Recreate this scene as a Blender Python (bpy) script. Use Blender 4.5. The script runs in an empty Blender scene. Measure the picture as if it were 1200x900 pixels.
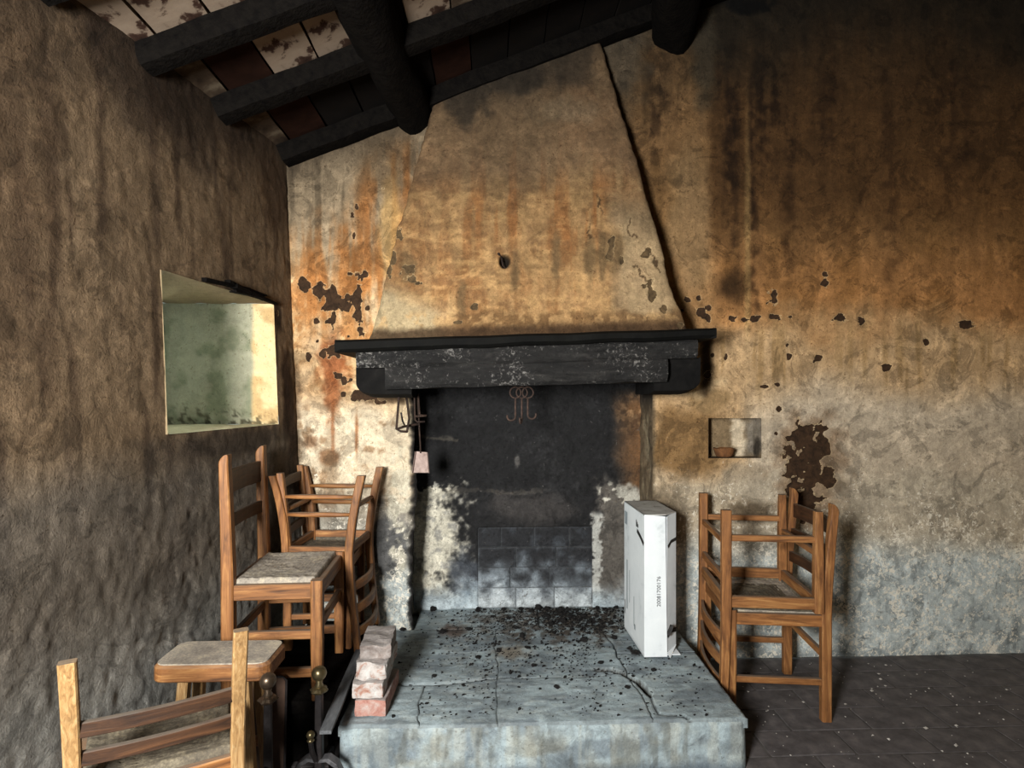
import bpy, bmesh, math, random
import numpy as np
from mathutils import Vector, Matrix, noise as mnoise

# ------------------------------------------------------------------ camera, world, light, exposure
F, CX, HY, EYE = 680.0, 600.0, 464.0, 1.22          # focal length, centre column and horizon row in a 1200 x 900 frame
YAW = math.radians(2.1)
scene = bpy.context.scene
COL = scene.collection
cd = bpy.data.cameras.new('camera')
cam = bpy.data.objects.new('camera', cd); COL.objects.link(cam)
cd.sensor_width = 36.0; cd.lens = F / 1200 * 36.0
cd.shift_y = (HY - 450) / 1200.0
cd.clip_start = 0.02
cam.location = (0, 0, EYE); cam.rotation_euler = (math.radians(90), 0, -YAW)
scene.camera = cam

w = bpy.data.worlds.new('sky'); scene.world = w; w.use_nodes = True
w.node_tree.nodes['Background'].inputs[0].default_value = (0.78, 0.90, 0.86, 1)
w.node_tree.nodes['Background'].inputs[1].default_value = 0.6

def area(name, loc, rot, sx, sy, power, colr):
    l = bpy.data.lights.new(name, 'AREA'); l.shape = 'RECTANGLE'; l.size = sx; l.size_y = sy
    l.energy = power; l.color = colr
    o = bpy.data.objects.new(name, l); COL.objects.link(o); o.location = loc; o.rotation_euler = rot
    return o
DOOR = (-1.18, -0.40, 2.12)        # door opening in the rear wall: x0, x1, top
YREAR = -0.30
area('daylight_door', (-0.80, YREAR - 0.12, 1.38), (math.radians(90), 0, math.radians(-8)), 0.40, 0.62, 165, (1.0, 0.985, 0.955))
area('daylight_window', (-1.50, 2.02, 1.36), (math.radians(90), 0, math.radians(-90)), 0.50, 0.44, 5, (0.92, 1.0, 0.92))

vs = scene.view_settings
vs.view_transform = 'Standard'; vs.look = 'None'; vs.exposure = 0.15; vs.gamma = 1.0
vs.use_curve_mapping = False
try:
    scene.cycles.use_denoising = True
    scene.cycles.max_bounces = 8
    scene.cycles.diffuse_bounces = 4
except Exception:
    pass

# ------------------------------------------------------------------ pixel <-> place
CT, ST = math.cos(YAW), math.sin(YAW)
def ray(px, py):
    a = (px - CX) / F
    return Vector((a * CT + ST, CT - a * ST, (HY - py) / F))
def on_y(px, py, Y):
    d = ray(px, py); s = Y / d.y
    return Vector((d.x * s, Y, EYE + d.z * s))
def on_z(px, py, Z):
    d = ray(px, py); s = (Z - EYE) / d.z
    return Vector((d.x * s, d.y * s, Z))
def proj(X, Y, Z):
    dep = X * ST + Y * CT
    dep = np.where(dep < 0.05, 0.05, dep)
    rt = X * CT - Y * ST
    return CX + F * rt / dep, HY - F * (Z - EYE) / dep

# ------------------------------------------------------------------ noise and paint helpers
_rng = np.random.default_rng(7)
_T = _rng.random((256, 256))
def vnoise(x, y, seed=0):
    x = np.asarray(x, float) + seed * 37.17; y = np.asarray(y, float) + seed * 91.73
    xi = np.floor(x).astype(int); yi = np.floor(y).astype(int)
    fx = x - xi; fy = y - yi
    fx = fx * fx * (3 - 2 * fx); fy = fy * fy * (3 - 2 * fy)
    g = lambda i, j: _T[i & 255, j & 255]
    return (g(xi, yi) * (1 - fx) + g(xi + 1, yi) * fx) * (1 - fy) + (g(xi, yi + 1) * (1 - fx) + g(xi + 1, yi + 1) * fx) * fy
def fbm(x, y, octv=4, seed=0):
    s = 0; a = 0.5; t = 0; x = np.asarray(x, float); y = np.asarray(y, float)
    for k in range(octv):
        s = s + a * vnoise(x, y, seed + k * 3); t += a; a *= 0.5; x = x * 2.03; y = y * 2.03
    return s / t
def sst(a, b, x):
    t = np.clip((x - a) / (b - a), 0, 1)
    return t * t * (3 - 2 * t)
def lin(c):
    c = np.asarray(c, float) / 255.0
    return np.where(c <= 0.04045, c / 12.92, ((c + 0.055) / 1.055) ** 2.4)
def mixc(c, rgb, m):
    m = np.clip(m, 0, 1)[..., None]
    return c * (1 - m) + np.asarray(rgb, float) * m
def blob(px, py, cx, cy, rx, ry, soft=0.5, wob=0.35, seed=1, fr=14.0):
    """1 inside an irregular ellipse, 0 outside"""
    n = (fbm(px / fr, py / fr, 3, seed) - 0.5) * 2 * wob
    r = np.sqrt(((px - cx) / rx) ** 2 + ((py - cy) / ry) ** 2) + n
    return 1 - sst(1 - soft, 1 + soft, r)
def peelfield(px, py, spots, seed=5, fr=5.5, wob=1.05):
    """field that passes 0.5 at the ragged edge of each flaked spot"""
    f = np.zeros_like(px)
    n = (fbm(px / fr, py / fr, 4, seed) - 0.5) * 2 * wob + (fbm(px / 14, py / 14, 2, seed + 2) - .5) * 1.1
    for (cx, cy, rx, ry) in spots:
        sel = (np.abs(px - cx) < rx * 3 + 4) & (np.abs(py - cy) < ry * 3 + 4)
        r = np.sqrt(((px[sel] - cx) / rx) ** 2 + ((py[sel] - cy) / ry) ** 2) + n[sel]
        f[sel] = np.maximum(f[sel], np.clip(1.5 - r, 0, 1.0))
    return f
def polydist(px, py, pts):
    d = np.full(px.shape, 1e9)
    for (x0, y0), (x1, y1) in zip(pts[:-1], pts[1:]):
        vx, vy = x1 - x0, y1 - y0
        t = np.clip(((px - x0) * vx + (py - y0) * vy) / (vx * vx + vy * vy), 0, 1)
        d = np.minimum(d, np.hypot(px - x0 - t * vx, py - y0 - t * vy))
    return d

# ------------------------------------------------------------------ object helpers
def thing(name, label, cat, loc=(0, 0, 0), rot=(0, 0, 0), group=None):
    o = bpy.data.objects.new(name, None); COL.objects.link(o)
    o.empty_display_size = 0.05
    o.location = loc; o.rotation_euler = rot
    o['label'] = label; o['category'] = cat
    if group: o['group'] = group
    return o
def tag(o, label, cat, group=None, kind=None):
    o['label'] = label; o['category'] = cat
    if group: o['group'] = group
    if kind: o['kind'] = kind
    return o
def struct(o, label=None, cat=None):
    o['kind'] = 'structure'
    if label: o['label'] = label
    if cat: o['category'] = cat
    return o
def obj(name, me, mat, parent=None, loc=None, rot=None, smooth=False):
    if isinstance(me, bmesh.types.BMesh):
        b = me; me = bpy.data.meshes.new(name); b.to_mesh(me); b.free()
    if mat is not None and len(me.materials) == 0: me.materials.append(mat)
    o = bpy.data.objects.new(name, me); COL.objects.link(o)
    if parent is not None: o.parent = parent
    if loc is not None: o.location = loc
    if rot is not None: o.rotation_euler = rot
    if smooth:
        me.polygons.foreach_set('use_smooth', np.ones(len(me.polygons), bool))
    return o
def grid_obj(name, P, col=None, peel=None, mat=None, parent=None, drop=None, smooth=True, gain=0.74):
    """mesh from an (n, m, 3) array of points, with a colour per point (sRGB 0-255) and a flaking field"""
    n, m = P.shape[:2]
    idx = np.arange(n * m).reshape(n, m)
    q = np.stack([idx[:-1, :-1], idx[1:, :-1], idx[1:, 1:], idx[:-1, 1:]], -1)
    if drop is not None: q = q[~drop]
    q = q.reshape(-1, 4)
    me = bpy.data.meshes.new(name)
    me.vertices.add(n * m); me.vertices.foreach_set('co', P.reshape(-1).astype(np.float32))
    me.loops.add(q.size); me.loops.foreach_set('vertex_index', q.reshape(-1).astype(np.int32))
    me.polygons.add(len(q)); me.polygons.foreach_set('loop_start', np.arange(0, q.size, 4, dtype=np.int32))
    me.update(calc_edges=True)
    if smooth: me.polygons.foreach_set('use_smooth', np.ones(len(q), bool))
    if col is not None:
        a = me.attributes.new('Col', 'FLOAT_COLOR', 'POINT')
        c4 = np.ones((n * m, 4), np.float32); c4[:, :3] = lin(np.clip(col, 0, 255)).reshape(-1, 3) * gain
        a.data.foreach_set('color', c4.reshape(-1))
    if peel is not None:
        a = me.attributes.new('Peel', 'FLOAT', 'POINT')
        a.data.foreach_set('value', peel.reshape(-1).astype(np.float32))
    me.validate()
    return obj(name, me, mat, parent)
def loft(sections, cap=True, closed=False):
    bm = bmesh.new(); rings = [[bm.verts.new(p) for p in s] for s in sections]
    n = len(rings[0])
    pairs = list(zip(rings[:-1], rings[1:]))
    if closed: pairs.append((rings[-1], rings[0]))
    for a, b in pairs:
        for i in range(n):
            bm.faces.new((a[i], a[(i + 1) % n], b[(i + 1) % n], b[i]))
    if cap and not closed:
        bm.faces.new(rings[0][::-1]); bm.faces.new(rings[-1])
    bmesh.ops.recalc_face_normals(bm, faces=bm.faces)
    return bm
def rectsec(c, u, v, w, h, ch=0.12):
    """chamfered rectangle around c in the plane of u, v"""
    c, u, v = Vector(c), Vector(u), Vector(v)
    k = min(w, h) * ch
    pts = [(w/2-k, h/2), (w/2, h/2-k), (w/2, -h/2+k), (w/2-k, -h/2), (-w/2+k, -h/2), (-w/2, -h/2+k), (-w/2, h/2-k), (-w/2+k, h/2)]
    return [c + u * a + v * b for a, b in pts]
def bar(p0, p1, w, h, up=(0, 0, 1), bow=None, n=1, taper=1.0, ch=0.12):
    """bar of section w (sideways) x h (along up); bow bends its middle"""
    p0, p1 = Vector(p0), Vector(p1); t = (p1 - p0).normalized(); up = Vector(up)
    u = t.cross(up).normalized(); v = u.cross(t).normalized()
    secs = []
    for k in range(n + 1):
        s = k / n; c = p0.lerp(p1, s)
        if bow is not None: c = c + Vector(bow) * (4 * s * (1 - s))
        f = 1 + (taper - 1) * s
        secs.append(rectsec(c, u, v, w * f, h * f, ch))
    return loft(secs)
def tube(pts, r, n=8, closed=False, rs=None):
    pts = [Vector(p) for p in pts]; m = len(pts); secs = []
    ref = None
    for i, p in enumerate(pts):
        if closed: t = (pts[(i + 1) % m] - pts[i - 1]).normalized()
        else: t = (pts[min(i + 1, m - 1)] - pts[max(i - 1, 0)]).normalized()
        if ref is None:
            ref = Vector((0, 0, 1)) if abs(t.z) < 0.9 else Vector((1, 0, 0))
        u = (ref - t * ref.dot(t)).normalized(); ref = u; v = t.cross(u)
        rr = rs[i] if rs else r
        secs.append([p + u * rr * math.cos(2*math.pi*k/n) + v * rr * math.sin(2*math.pi*k/n) for k in range(n)])
    return loft(secs, closed=closed)
def lathe(profile, n=20, c=(0, 0, 0)):
    secs = [[Vector((c[0] + r * math.cos(2*math.pi*k/n), c[1] + r * math.sin(2*math.pi*k/n), c[2] + z)) for k in range(n)] for r, z in profile]
    return loft(secs)
def join(*bms):
    out = bmesh.new()
    for b in bms:
        me = bpy.data.meshes.new('tmp'); b.to_mesh(me); b.free(); out.from_mesh(me); bpy.data.meshes.remove(me)
    return out
def rough_box(x0, x1, y0, y1, z0, z1, seg, amp, freq, seed=0, rnd=0.008):
    """box cut into small facets, its edges rounded and its faces worn by noise"""
    bm = bmesh.new()
    nx, ny, nz = (max(1, int(round((b - a) / seg))) for a, b in ((x0, x1), (y0, y1), (z0, z1)))
    bmesh.ops.create_cube(bm, size=1)
    bm.free()
    bm = bmesh.new(); vd = {}
    def V(i, j, k):
        if (i, j, k) not in vd:
            vd[(i, j, k)] = bm.verts.new((x0 + (x1-x0)*i/nx, y0 + (y1-y0)*j/ny, z0 + (z1-z0)*k/nz))
        return vd[(i, j, k)]
    for i in range(nx):
        for j in range(ny):
            bm.faces.new((V(i,j,0), V(i,j+1,0), V(i+1,j+1,0), V(i+1,j,0))); bm.faces.new((V(i,j,nz), V(i+1,j,nz), V(i+1,j+1,nz), V(i,j+1,nz)))
    for i in range(nx):
        for k in range(nz):
            bm.faces.new((V(i,0,k), V(i+1,0,k), V(i+1,0,k+1), V(i,0,k+1))); bm.faces.new((V(i,ny,k), V(i,ny,k+1), V(i+1,ny,k+1), V(i+1,ny,k)))
    for j in range(ny):
        for k in range(nz):
            bm.faces.new((V(0,j,k), V(0,j,k+1), V(0,j+1,k+1), V(0,j+1,k))); bm.faces.new((V(nx,j,k), V(nx,j+1,k), V(nx,j+1,k+1), V(nx,j,k+1)))
    so = Vector((seed * 3.7, seed * 1.3, seed * 7.1))
    for v in bm.verts:
        p = v.co.copy(); q = Vector((min(max(p.x, x0+rnd), x1-rnd), min(max(p.y, y0+rnd), y1-rnd), min(max(p.z, z0+rnd), z1-rnd)))
        d = p - q
        if d.length > 1e-6: p = q + d.normalized() * rnd
        nn = mnoise.noise_vector((p + so) * freq) * amp + mnoise.noise_vector((p + so) * freq * 3.1) * amp * 0.4
        v.co = p + nn
    bmesh.ops.recalc_face_normals(bm, faces=bm.faces)
    return bm

# ------------------------------------------------------------------ materials
def mat(name):
    m = bpy.data.materials.new(name); m.use_nodes = True
    return m, m.node_tree.nodes, m.node_tree.links, m.node_tree.nodes['Principled BSDF']
def N(nodes, typ, **kw):
    n = nodes.new(typ)
    for k, v in kw.items(): setattr(n, k, v)
    return n
def noise_node(nodes, links, vec, scale, detail=6, rough=0.6, dist=0.0):
    n = nodes.new('ShaderNodeTexNoise'); n.inputs['Scale'].default_value = scale
    n.inputs['Detail'].default_value = detail; n.inputs['Roughness'].default_value = rough; n.inputs['Distortion'].default_value = dist
    links.new(vec, n.inputs['Vector']); return n.outputs['Fac']
def ramp(nodes, links, fac, stops, interp='LINEAR'):
    r = nodes.new('ShaderNodeValToRGB'); r.color_ramp.interpolation = interp
    e = r.color_ramp.elements
    while len(e) < len(stops): e.new(0.5)
    for el, (p, c) in zip(e, stops):
        el.position = p; el.color = tuple(lin(c)) + (1,) if len(c) == 3 else c
    links.new(fac, r.inputs[0]); return r.outputs[0]
def maprange(nodes, links, v, a, b, c, d, smooth=False):
    n = nodes.new('ShaderNodeMapRange'); n.clamp = True
    if smooth: n.interpolation_type = 'SMOOTHSTEP'
    for i, x in enumerate((a, b, c, d)): n.inputs[1 + i].default_value = x
    links.new(v, n.inputs[0]); return n.outputs[0]
def math_node(nodes, links, op, a, b):
    n = nodes.new('ShaderNodeMath'); n.operation = op
    for i, x in enumerate((a, b)):
        if isinstance(x, (int, float)): n.inputs[i].default_value = x
        else: links.new(x, n.inputs[i])
    return n.outputs[0]
def mix(nodes, links, fac, a, b, mode='MIX'):
    n = nodes.new('ShaderNodeMix'); n.data_type = 'RGBA'; n.blend_type = mode
    for s, x in ((n.inputs[0], fac), (n.inputs[6], a), (n.inputs[7], b)):
        if isinstance(x, (int, float)): s.default_value = x
        elif isinstance(x, (tuple, list, np.ndarray)): s.default_value = tuple(lin(x)) + (1,)
        else: links.new(x, s)
    return n.outputs[2]
def bump(nodes, links, h, bsdf, strength, dist):
    b = nodes.new('ShaderNodeBump'); b.inputs['Strength'].default_value = strength; b.inputs['Distance'].default_value = dist
    links.new(h, b.inputs['Height']); links.new(b.outputs[0], bsdf.inputs['Normal'])
def coords(nodes, links, scale=(1, 1, 1), space='Object'):
    t = nodes.new('ShaderNodeTexCoord'); mp = nodes.new('ShaderNodeMapping'); mp.inputs['Scale'].default_value = scale
    links.new(t.outputs[space], mp.inputs[0]); return mp.outputs[0]

def plaster_mat(name, peel_rgb=(58, 42, 29), rim=0.45, grain=0.28, bmp=0.5, spec=0.15, rough=0.92, speck=0.0, speck_rgb=(200, 200, 195), streak=0.09, pits=0.8, lime=0.0, patch=0.25):
    m, nd, lk, bs = mat(name)
    v = coords(nd, lk); vst = coords(nd, lk, (1, 1, .07))
    at = N(nd, 'ShaderNodeAttribute', attribute_name='Col'); pl = N(nd, 'ShaderNodeAttribute', attribute_name='Peel')
    n0 = noise_node(nd, lk, v, 9, 10, 0.72, 0.6); n1 = noise_node(nd, lk, v, 34, 9, 0.72, 0.5); n2 = noise_node(nd, lk, v, 170, 4, 0.7); n3 = noise_node(nd, lk, v, 60, 7, 0.7, 0.8)
    ns = noise_node(nd, lk, vst, 48, 7, 0.68, 0.5); n4 = noise_node(nd, lk, v, 95, 4, 0.6, 0.3)
    g = math_node(nd, lk, 'ADD', maprange(nd, lk, n1, 0.3, 0.7, 1 - grain, 1 + grain), maprange(nd, lk, n2, 0.3, 0.7, -grain * 0.6, grain * 0.6))
    g = math_node(nd, lk, 'MULTIPLY', g, maprange(nd, lk, n0, 0.3, 0.7, 1 - grain, 1 + grain))
    g = math_node(nd, lk, 'MULTIPLY', g, maprange(nd, lk, ns, 0.32, 0.68, 1 - streak, 1 + streak))
    gm = N(nd, 'ShaderNodeVectorMath', operation='SCALE'); lk.new(at.outputs['Color'], gm.inputs[0]); lk.new(g, gm.inputs['Scale'])
    col = gm.outputs[0]
    # scraped coats: crisp-edged paler and darker patches
    nq = noise_node(nd, lk, v, 5.5, 11, 0.70, 1.4); nr = noise_node(nd, lk, v, 8.5, 11, 0.72, 1.0)
    sc1 = N(nd, 'ShaderNodeVectorMath', operation='SCALE'); lk.new(col, sc1.inputs[0])
    lk.new(math_node(nd, lk, 'ADD', maprange(nd, lk, nq, 0.535, 0.56, 1, 1 - patch * 1.3), maprange(nd, lk, nr, 0.56, 0.585, 0, patch)), sc1.inputs['Scale'])
    col = sc1.outputs[0]
    if lime > 0:
        zx = N(nd, 'ShaderNodeSeparateXYZ'); lk.new(v, zx.inputs[0])
        lf = math_node(nd, lk, 'ADD', n3, maprange(nd, lk, zx.outputs[2], 0.5, 1.35, 0.03, -0.22))
        bw = N(nd, 'ShaderNodeRGBToBW'); lk.new(at.outputs['Color'], bw.inputs[0])
        lf = math_node(nd, lk, 'ADD', lf, maprange(nd, lk, n0, 0.35, 0.65, -0.08, 0.08))
        col = mix(nd, lk, math_node(nd, lk, 'MULTIPLY', maprange(nd, lk, lf, 0.56, 0.60, 0, lime), maprange(nd, lk, bw.outputs[0], 0.10, 0.25, 0, 1)), col, (226, 218, 200))
    # small pits where the dark undercoat shows
    dk = N(nd, 'ShaderNodeVectorMath', operation='MULTIPLY'); lk.new(col, dk.inputs[0]); dk.inputs[1].default_value = (0.34, 0.27, 0.20)
    pit = math_node(nd, lk, 'MULTIPLY', maprange(nd, lk, n4, 0.61, 0.67, 0, pits), maprange(nd, lk, n0, 0.42, 0.6, 0.15, 1))
    col = mix(nd, lk, pit, col, dk.outputs[0])
    if speck > 0:
        sp = maprange(nd, lk, n3, 0.66 - speck * 0.1, 0.70, 0, 1)
        col = mix(nd, lk, sp, col, speck_rgb)
    pf = math_node(nd, lk, 'ADD', pl.outputs['Fac'], maprange(nd, lk, n3, 0.3, 0.7, -0.16, 0.16))
    rimf = math_node(nd, lk, 'MULTIPLY', maprange(nd, lk, pf, 0.36, 0.46, 0, rim), maprange(nd, lk, pf, 0.46, 0.50, 1, 0))
    col = mix(nd, lk, rimf, col, (222, 196, 150))
    pm = maprange(nd, lk, pf, 0.47, 0.53, 0, 1)
    pc = ramp(nd, lk, n1, [(0.3, tuple(c * 0.5 for c in peel_rgb)), (0.7, tuple(min(255, c * 1.2) for c in peel_rgb))])
    col = mix(nd, lk, pm, col, pc)
    lk.new(col, bs.inputs['Base Color'])
    h = math_node(nd, lk, 'ADD', math_node(nd, lk, 'MULTIPLY', n1, 0.9), math_node(nd, lk, 'MULTIPLY', n2, 0.4))
    h = math_node(nd, lk, 'SUBTRACT', h, math_node(nd, lk, 'ADD', math_node(nd, lk, 'MULTIPLY', pm, 0.7), math_node(nd, lk, 'MULTIPLY', pit, 0.5)))
    bump(nd, lk, h, bs, bmp, 0.012)
    bs.inputs['Roughness'].default_value = rough; bs.inputs['Specular IOR Level'].default_value = spec
    return m
def wood_mat(name, axis, dark, mid, light, rough=0.55, fs=1.0):
    m, nd, lk, bs = mat(name)
    sc = [16 * fs] * 3; sc['xyz'.index(axis)] = 1.4 * fs
    v = coords(nd, lk, tuple(sc))
    oi = N(nd, 'ShaderNodeObjectInfo')
    av = N(nd, 'ShaderNodeVectorMath', operation='ADD'); lk.new(v, av.inputs[0]); lk.new(oi.outputs['Random'], av.inputs[1])
    n1 = noise_node(nd, lk, av.outputs[0], 3.2, 7, 0.65, 1.2)
    v2 = coords(nd, lk); n2 = noise_node(nd, lk, v2, 14, 4, 0.6)
    n3 = noise_node(nd, lk, av.outputs[0], 11, 3, 0.7)
    c = ramp(nd, lk, n1, [(0.28, dark), (0.52, mid), (0.75, light)])
    c = mix(nd, lk, maprange(nd, lk, n2, 0.55, 0.8, 0, 0.55), c, tuple(x * 0.45 for x in dark))
    c = mix(nd, lk, maprange(nd, lk, n3, 0.62, 0.75, 0, 0.35), c, tuple(x * 0.5 for x in dark))
    hs = N(nd, 'ShaderNodeHueSaturation'); lk.new(c, hs.inputs['Color'])
    lk.new(maprange(nd, lk, oi.outputs['Random'], 0, 1, 0.70, 0.95), hs.inputs['Value'])
    geo = N(nd, 'ShaderNodeNewGeometry'); sz = N(nd, 'ShaderNodeSeparateXYZ'); lk.new(geo.outputs['Normal'], sz.inputs[0])
    dst = math_node(nd, lk, 'MULTIPLY', maprange(nd, lk, sz.outputs[2], 0.6, 0.95, 0, 1), maprange(nd, lk, n2, 0.3, 0.6, 0.45, 0.8))
    lk.new(mix(nd, lk, dst, hs.outputs[0], (104, 96, 86)), bs.inputs['Base Color'])
    bs.inputs['Roughness'].default_value = rough; bs.inputs['Specular IOR Level'].default_value = 0.35
    bump(nd, lk, n1, bs, 0.25, 0.004)
    return m
def simple_mat(name, stops, scale=20, rough=0.8, metal=0.0, bmp=0.3, bd=0.004, spec=0.3, stretch=(1, 1, 1), detail=6):
    m, nd, lk, bs = mat(name)
    v = coords(nd, lk, stretch)
    n1 = noise_node(nd, lk, v, scale, detail, 0.65, 0.3)
    lk.new(ramp(nd, lk, n1, stops), bs.inputs['Base Color'])
    bs.inputs['Roughness'].default_value = rough; bs.inputs['Metallic'].default_value = metal; bs.inputs['Specular IOR Level'].default_value = spec
    if bmp: bump(nd, lk, noise_node(nd, lk, v, scale * 2.5, 5, 0.6), bs, bmp, bd)
    return m

M = {}
M['plaster'] = plaster_mat('stained_plaster', lime=0.75)
M['plaster_left'] = plaster_mat('brown_plaster')
M['hood'] = plaster_mat('hood_plaster', peel_rgb=(84, 68, 47), rim=0.3, patch=0.14)
M['soot'] = plaster_mat('sooty_masonry', peel_rgb=(40, 34, 28), grain=0.32, bmp=0.7, spec=0.3, rough=0.75, speck=0.12, speck_rgb=(95, 92, 90), streak=0.06)
M['stone'] = plaster_mat('hearth_stone', peel_rgb=(40, 40, 40), grain=0.20, streak=0.06, pits=0.5, patch=0.16, bmp=0.45, spec=0.3, rough=0.7, rim=0.0)
M['reveal'] = plaster_mat('reveal_plaster', grain=0.12, bmp=0.4, streak=.05, patch=.07)
for ax in 'xyz':
    M['oak_' + ax] = wood_mat('honey_wood_' + ax, ax, (74, 45, 24), (138, 91, 50), (184, 136, 82))
    M['dkoak_' + ax] = wood_mat('dark_shaded_wood_' + ax, ax, (24, 14, 8), (60, 37, 20), (88, 57, 33))  # dark tone includes the shade on the chair back slats
M['pale_z'] = wood_mat('pale_wood', 'z', (112, 80, 48), (158, 124, 80), (186, 158, 116), fs=2.2)
M['char'] = None
def char_mat():
    m, nd, lk, bs = mat('charred_wood')
    v = coords(nd, lk); vs_ = coords(nd, lk, (3, 14, 14))
    n1 = noise_node(nd, lk, vs_, 2.2, 8, 0.7, 0.6); n2 = noise_node(nd, lk, v, 62, 8, 0.78, 0.8); n3 = noise_node(nd, lk, v, 5.5, 3, 0.5)
    c = ramp(nd, lk, n1, [(0.3, (9, 9, 9)), (0.55, (27, 26, 25)), (0.8, (58, 56, 53))])
    fl = math_node(nd, lk, 'ADD', n2, maprange(nd, lk, n3, 0.36, 0.64, -0.06, 0.045))
    c = mix(nd, lk, maprange(nd, lk, fl, 0.56, 0.63, 0, 0.75), c, (128, 125, 121))
    lk.new(c, bs.inputs['Base Color']); bs.inputs['Roughness'].default_value = 0.7; bs.inputs['Specular IOR Level'].default_value = 0.25
    bump(nd, lk, math_node(nd, lk, 'ADD', n1, n2), bs, 0.7, 0.01)
    return m
M['char'] = char_mat()
M['blackwood'] = simple_mat('blackened_wood', [(0.3, (6, 5, 5)), (0.6, (15, 13, 11)), (0.78, (16, 13, 11)), (0.86, (58, 47, 34))], 9, 0.9, bmp=0.7, bd=0.010, spec=0.04, stretch=(3, 3, 3))
M['shelf'] = simple_mat('sooty_shelf', [(0.3, (7, 7, 7)), (0.65, (15, 15, 13)), (0.9, (34, 33, 28))], 12, 0.75, bmp=0.5, spec=0.08)
M['corbel'] = simple_mat('black_corbel', [(0.3, (7, 7, 7)), (0.6, (19, 18, 17)), (0.85, (44, 42, 39))], 16, 0.85, bmp=0.6, spec=0.1)
M['iron'] = simple_mat('wrought_iron', [(0.3, (28, 26, 26)), (0.6, (54, 50, 50)), (0.85, (88, 70, 56))], 30, 0.55, 0.6, 0.4, 0.002)
M['steel'] = simple_mat('worn_iron', [(0.3, (56, 56, 58)), (0.6, (98, 98, 100)), (0.85, (136, 134, 130))], 30, 0.5, 0.5, 0.4, 0.002)
M['rust'] = simple_mat('rusty_iron', [(0.3, (26, 19, 16)), (0.6, (54, 40, 32)), (0.85, (82, 62, 50))], 40, 0.8, 0.2, 0.5, 0.002)
M['rust2'] = simple_mat('red_rust', [(0.3, (40, 31, 27)), (0.6, (72, 56, 48)), (0.85, (104, 84, 72))], 40, 0.8, 0.1, 0.5, 0.002)
M['tin'] = simple_mat('dull_tin', [(0.3, (110, 92, 84)), (0.6, (150, 132, 124)), (0.85, (176, 160, 150))], 35, 0.6, 0.25, 0.3, 0.002)
M['brass'] = simple_mat('aged_brass', [(0.3, (92, 82, 58)), (0.6, (132, 120, 90)), (0.85, (170, 160, 128))], 25, 0.32, 0.85, 0.1, 0.001)
M['darkbrass'] = simple_mat('sooty_brass', [(0.3, (70, 58, 46)), (0.6, (104, 90, 76)), (0.85, (140, 124, 108))], 25, 0.35, 0.8, 0.1, 0.001)
M['tile'] = simple_mat('floor_tile', [(0.25, (52, 48, 47)), (0.5, (78, 74, 74)), (0.8, (104, 98, 96))], 14, 0.75, bmp=0.3, spec=0.3)
M['joint'] = simple_mat('hearth_joint', [(0.3, (70, 74, 74)), (0.7, (108, 114, 114))], 30, 0.95)
M['grout'] = simple_mat('floor_grout', [(0.3, (48, 44, 42)), (0.7, (92, 88, 84))], 30, 0.95)
M['rt_white'] = simple_mat('roof_tile_white', [(0.30, (24, 16, 11)), (0.42, (52, 36, 28)), (0.47, (118, 103, 88)), (0.9, (134, 120, 104))], 9, 0.95, spec=0.1, detail=8)
M['rt_grey'] = simple_mat('roof_tile_grey', [(0.35, (30, 22, 16)), (0.50, (60, 49, 38)), (0.60, (88, 78, 64)), (0.9, (98, 88, 72))], 7, 0.95, spec=0.1, detail=8)
M['rt_brown'] = simple_mat('roof_tile_brown', [(0.3, (22, 13, 10)), (0.6, (38, 23, 17)), (0.85, (64, 48, 38))], 6, 0.95, spec=0.03, stretch=(1, 1, 1))
M['rt_black'] = simple_mat('roof_tile_black', [(0.3, (8, 6, 5)), (0.65, (16, 12, 9)), (0.9, (40, 31, 24))], 8, 0.95, spec=0.1)
M['coal'] = simple_mat('charcoal', [(0.3, (10, 10, 10)), (0.7, (30, 28, 27)), (0.9, (60, 56, 52))], 60, 0.85, spec=0.2)
M['crumb'] = simple_mat('plaster_crumb', [(0.3, (130, 124, 116)), (0.7, (200, 196, 188))], 60, 0.95)
M['card_in'] = simple_mat('dusty_card', [(0.32, (90, 84, 76)), (0.42, (160, 158, 152)), (0.75, (190, 190, 186))], 14, 0.9, spec=0.1, bmp=0.1)
M['card'] = simple_mat('white_card', [(0.25, (176, 184, 186)), (0.42, (206, 212, 214)), (0.7, (216, 221, 222))], 9, 0.6, spec=0.3, bmp=0.08)
M['tape'] = simple_mat('black_strap', [(0.3, (22, 22, 22)), (0.7, (48, 46, 44))], 30, 0.6)
M['ink'] = simple_mat('grey_ink', [(0.3, (58, 62, 64)), (0.7, (80, 84, 86))], 60, 0.8, bmp=0)
M['lightink'] = simple_mat('pale_ink', [(0.3, (110, 120, 126)), (0.7, (150, 160, 164))], 40, 0.8, bmp=0)
M['clay'] = simple_mat('old_clay', [(0.3, (72, 46, 26)), (0.6, (112, 74, 42)), (0.85, (140, 98, 60))], 30, 0.9)
M['sheet'] = simple_mat('dark_sheet', [(0.3, (44, 32, 25)), (0.6, (78, 58, 46)), (0.85, (112, 86, 70))], 7, 0.6, 0.1, 0.2)
M['greywood'] = simple_mat('grey_board', [(0.3, (58, 60, 62)), (0.6, (88, 90, 92)), (0.85, (110, 112, 112))], 10, 0.8, stretch=(6, 1, 6))
M['limewash'] = simple_mat('limewashed_wall', [(0.25, (120, 102, 78)), (0.5, (166, 148, 118)), (0.8, (190, 174, 146))], 3, 0.95, spec=0.1, bmp=0.4)
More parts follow.
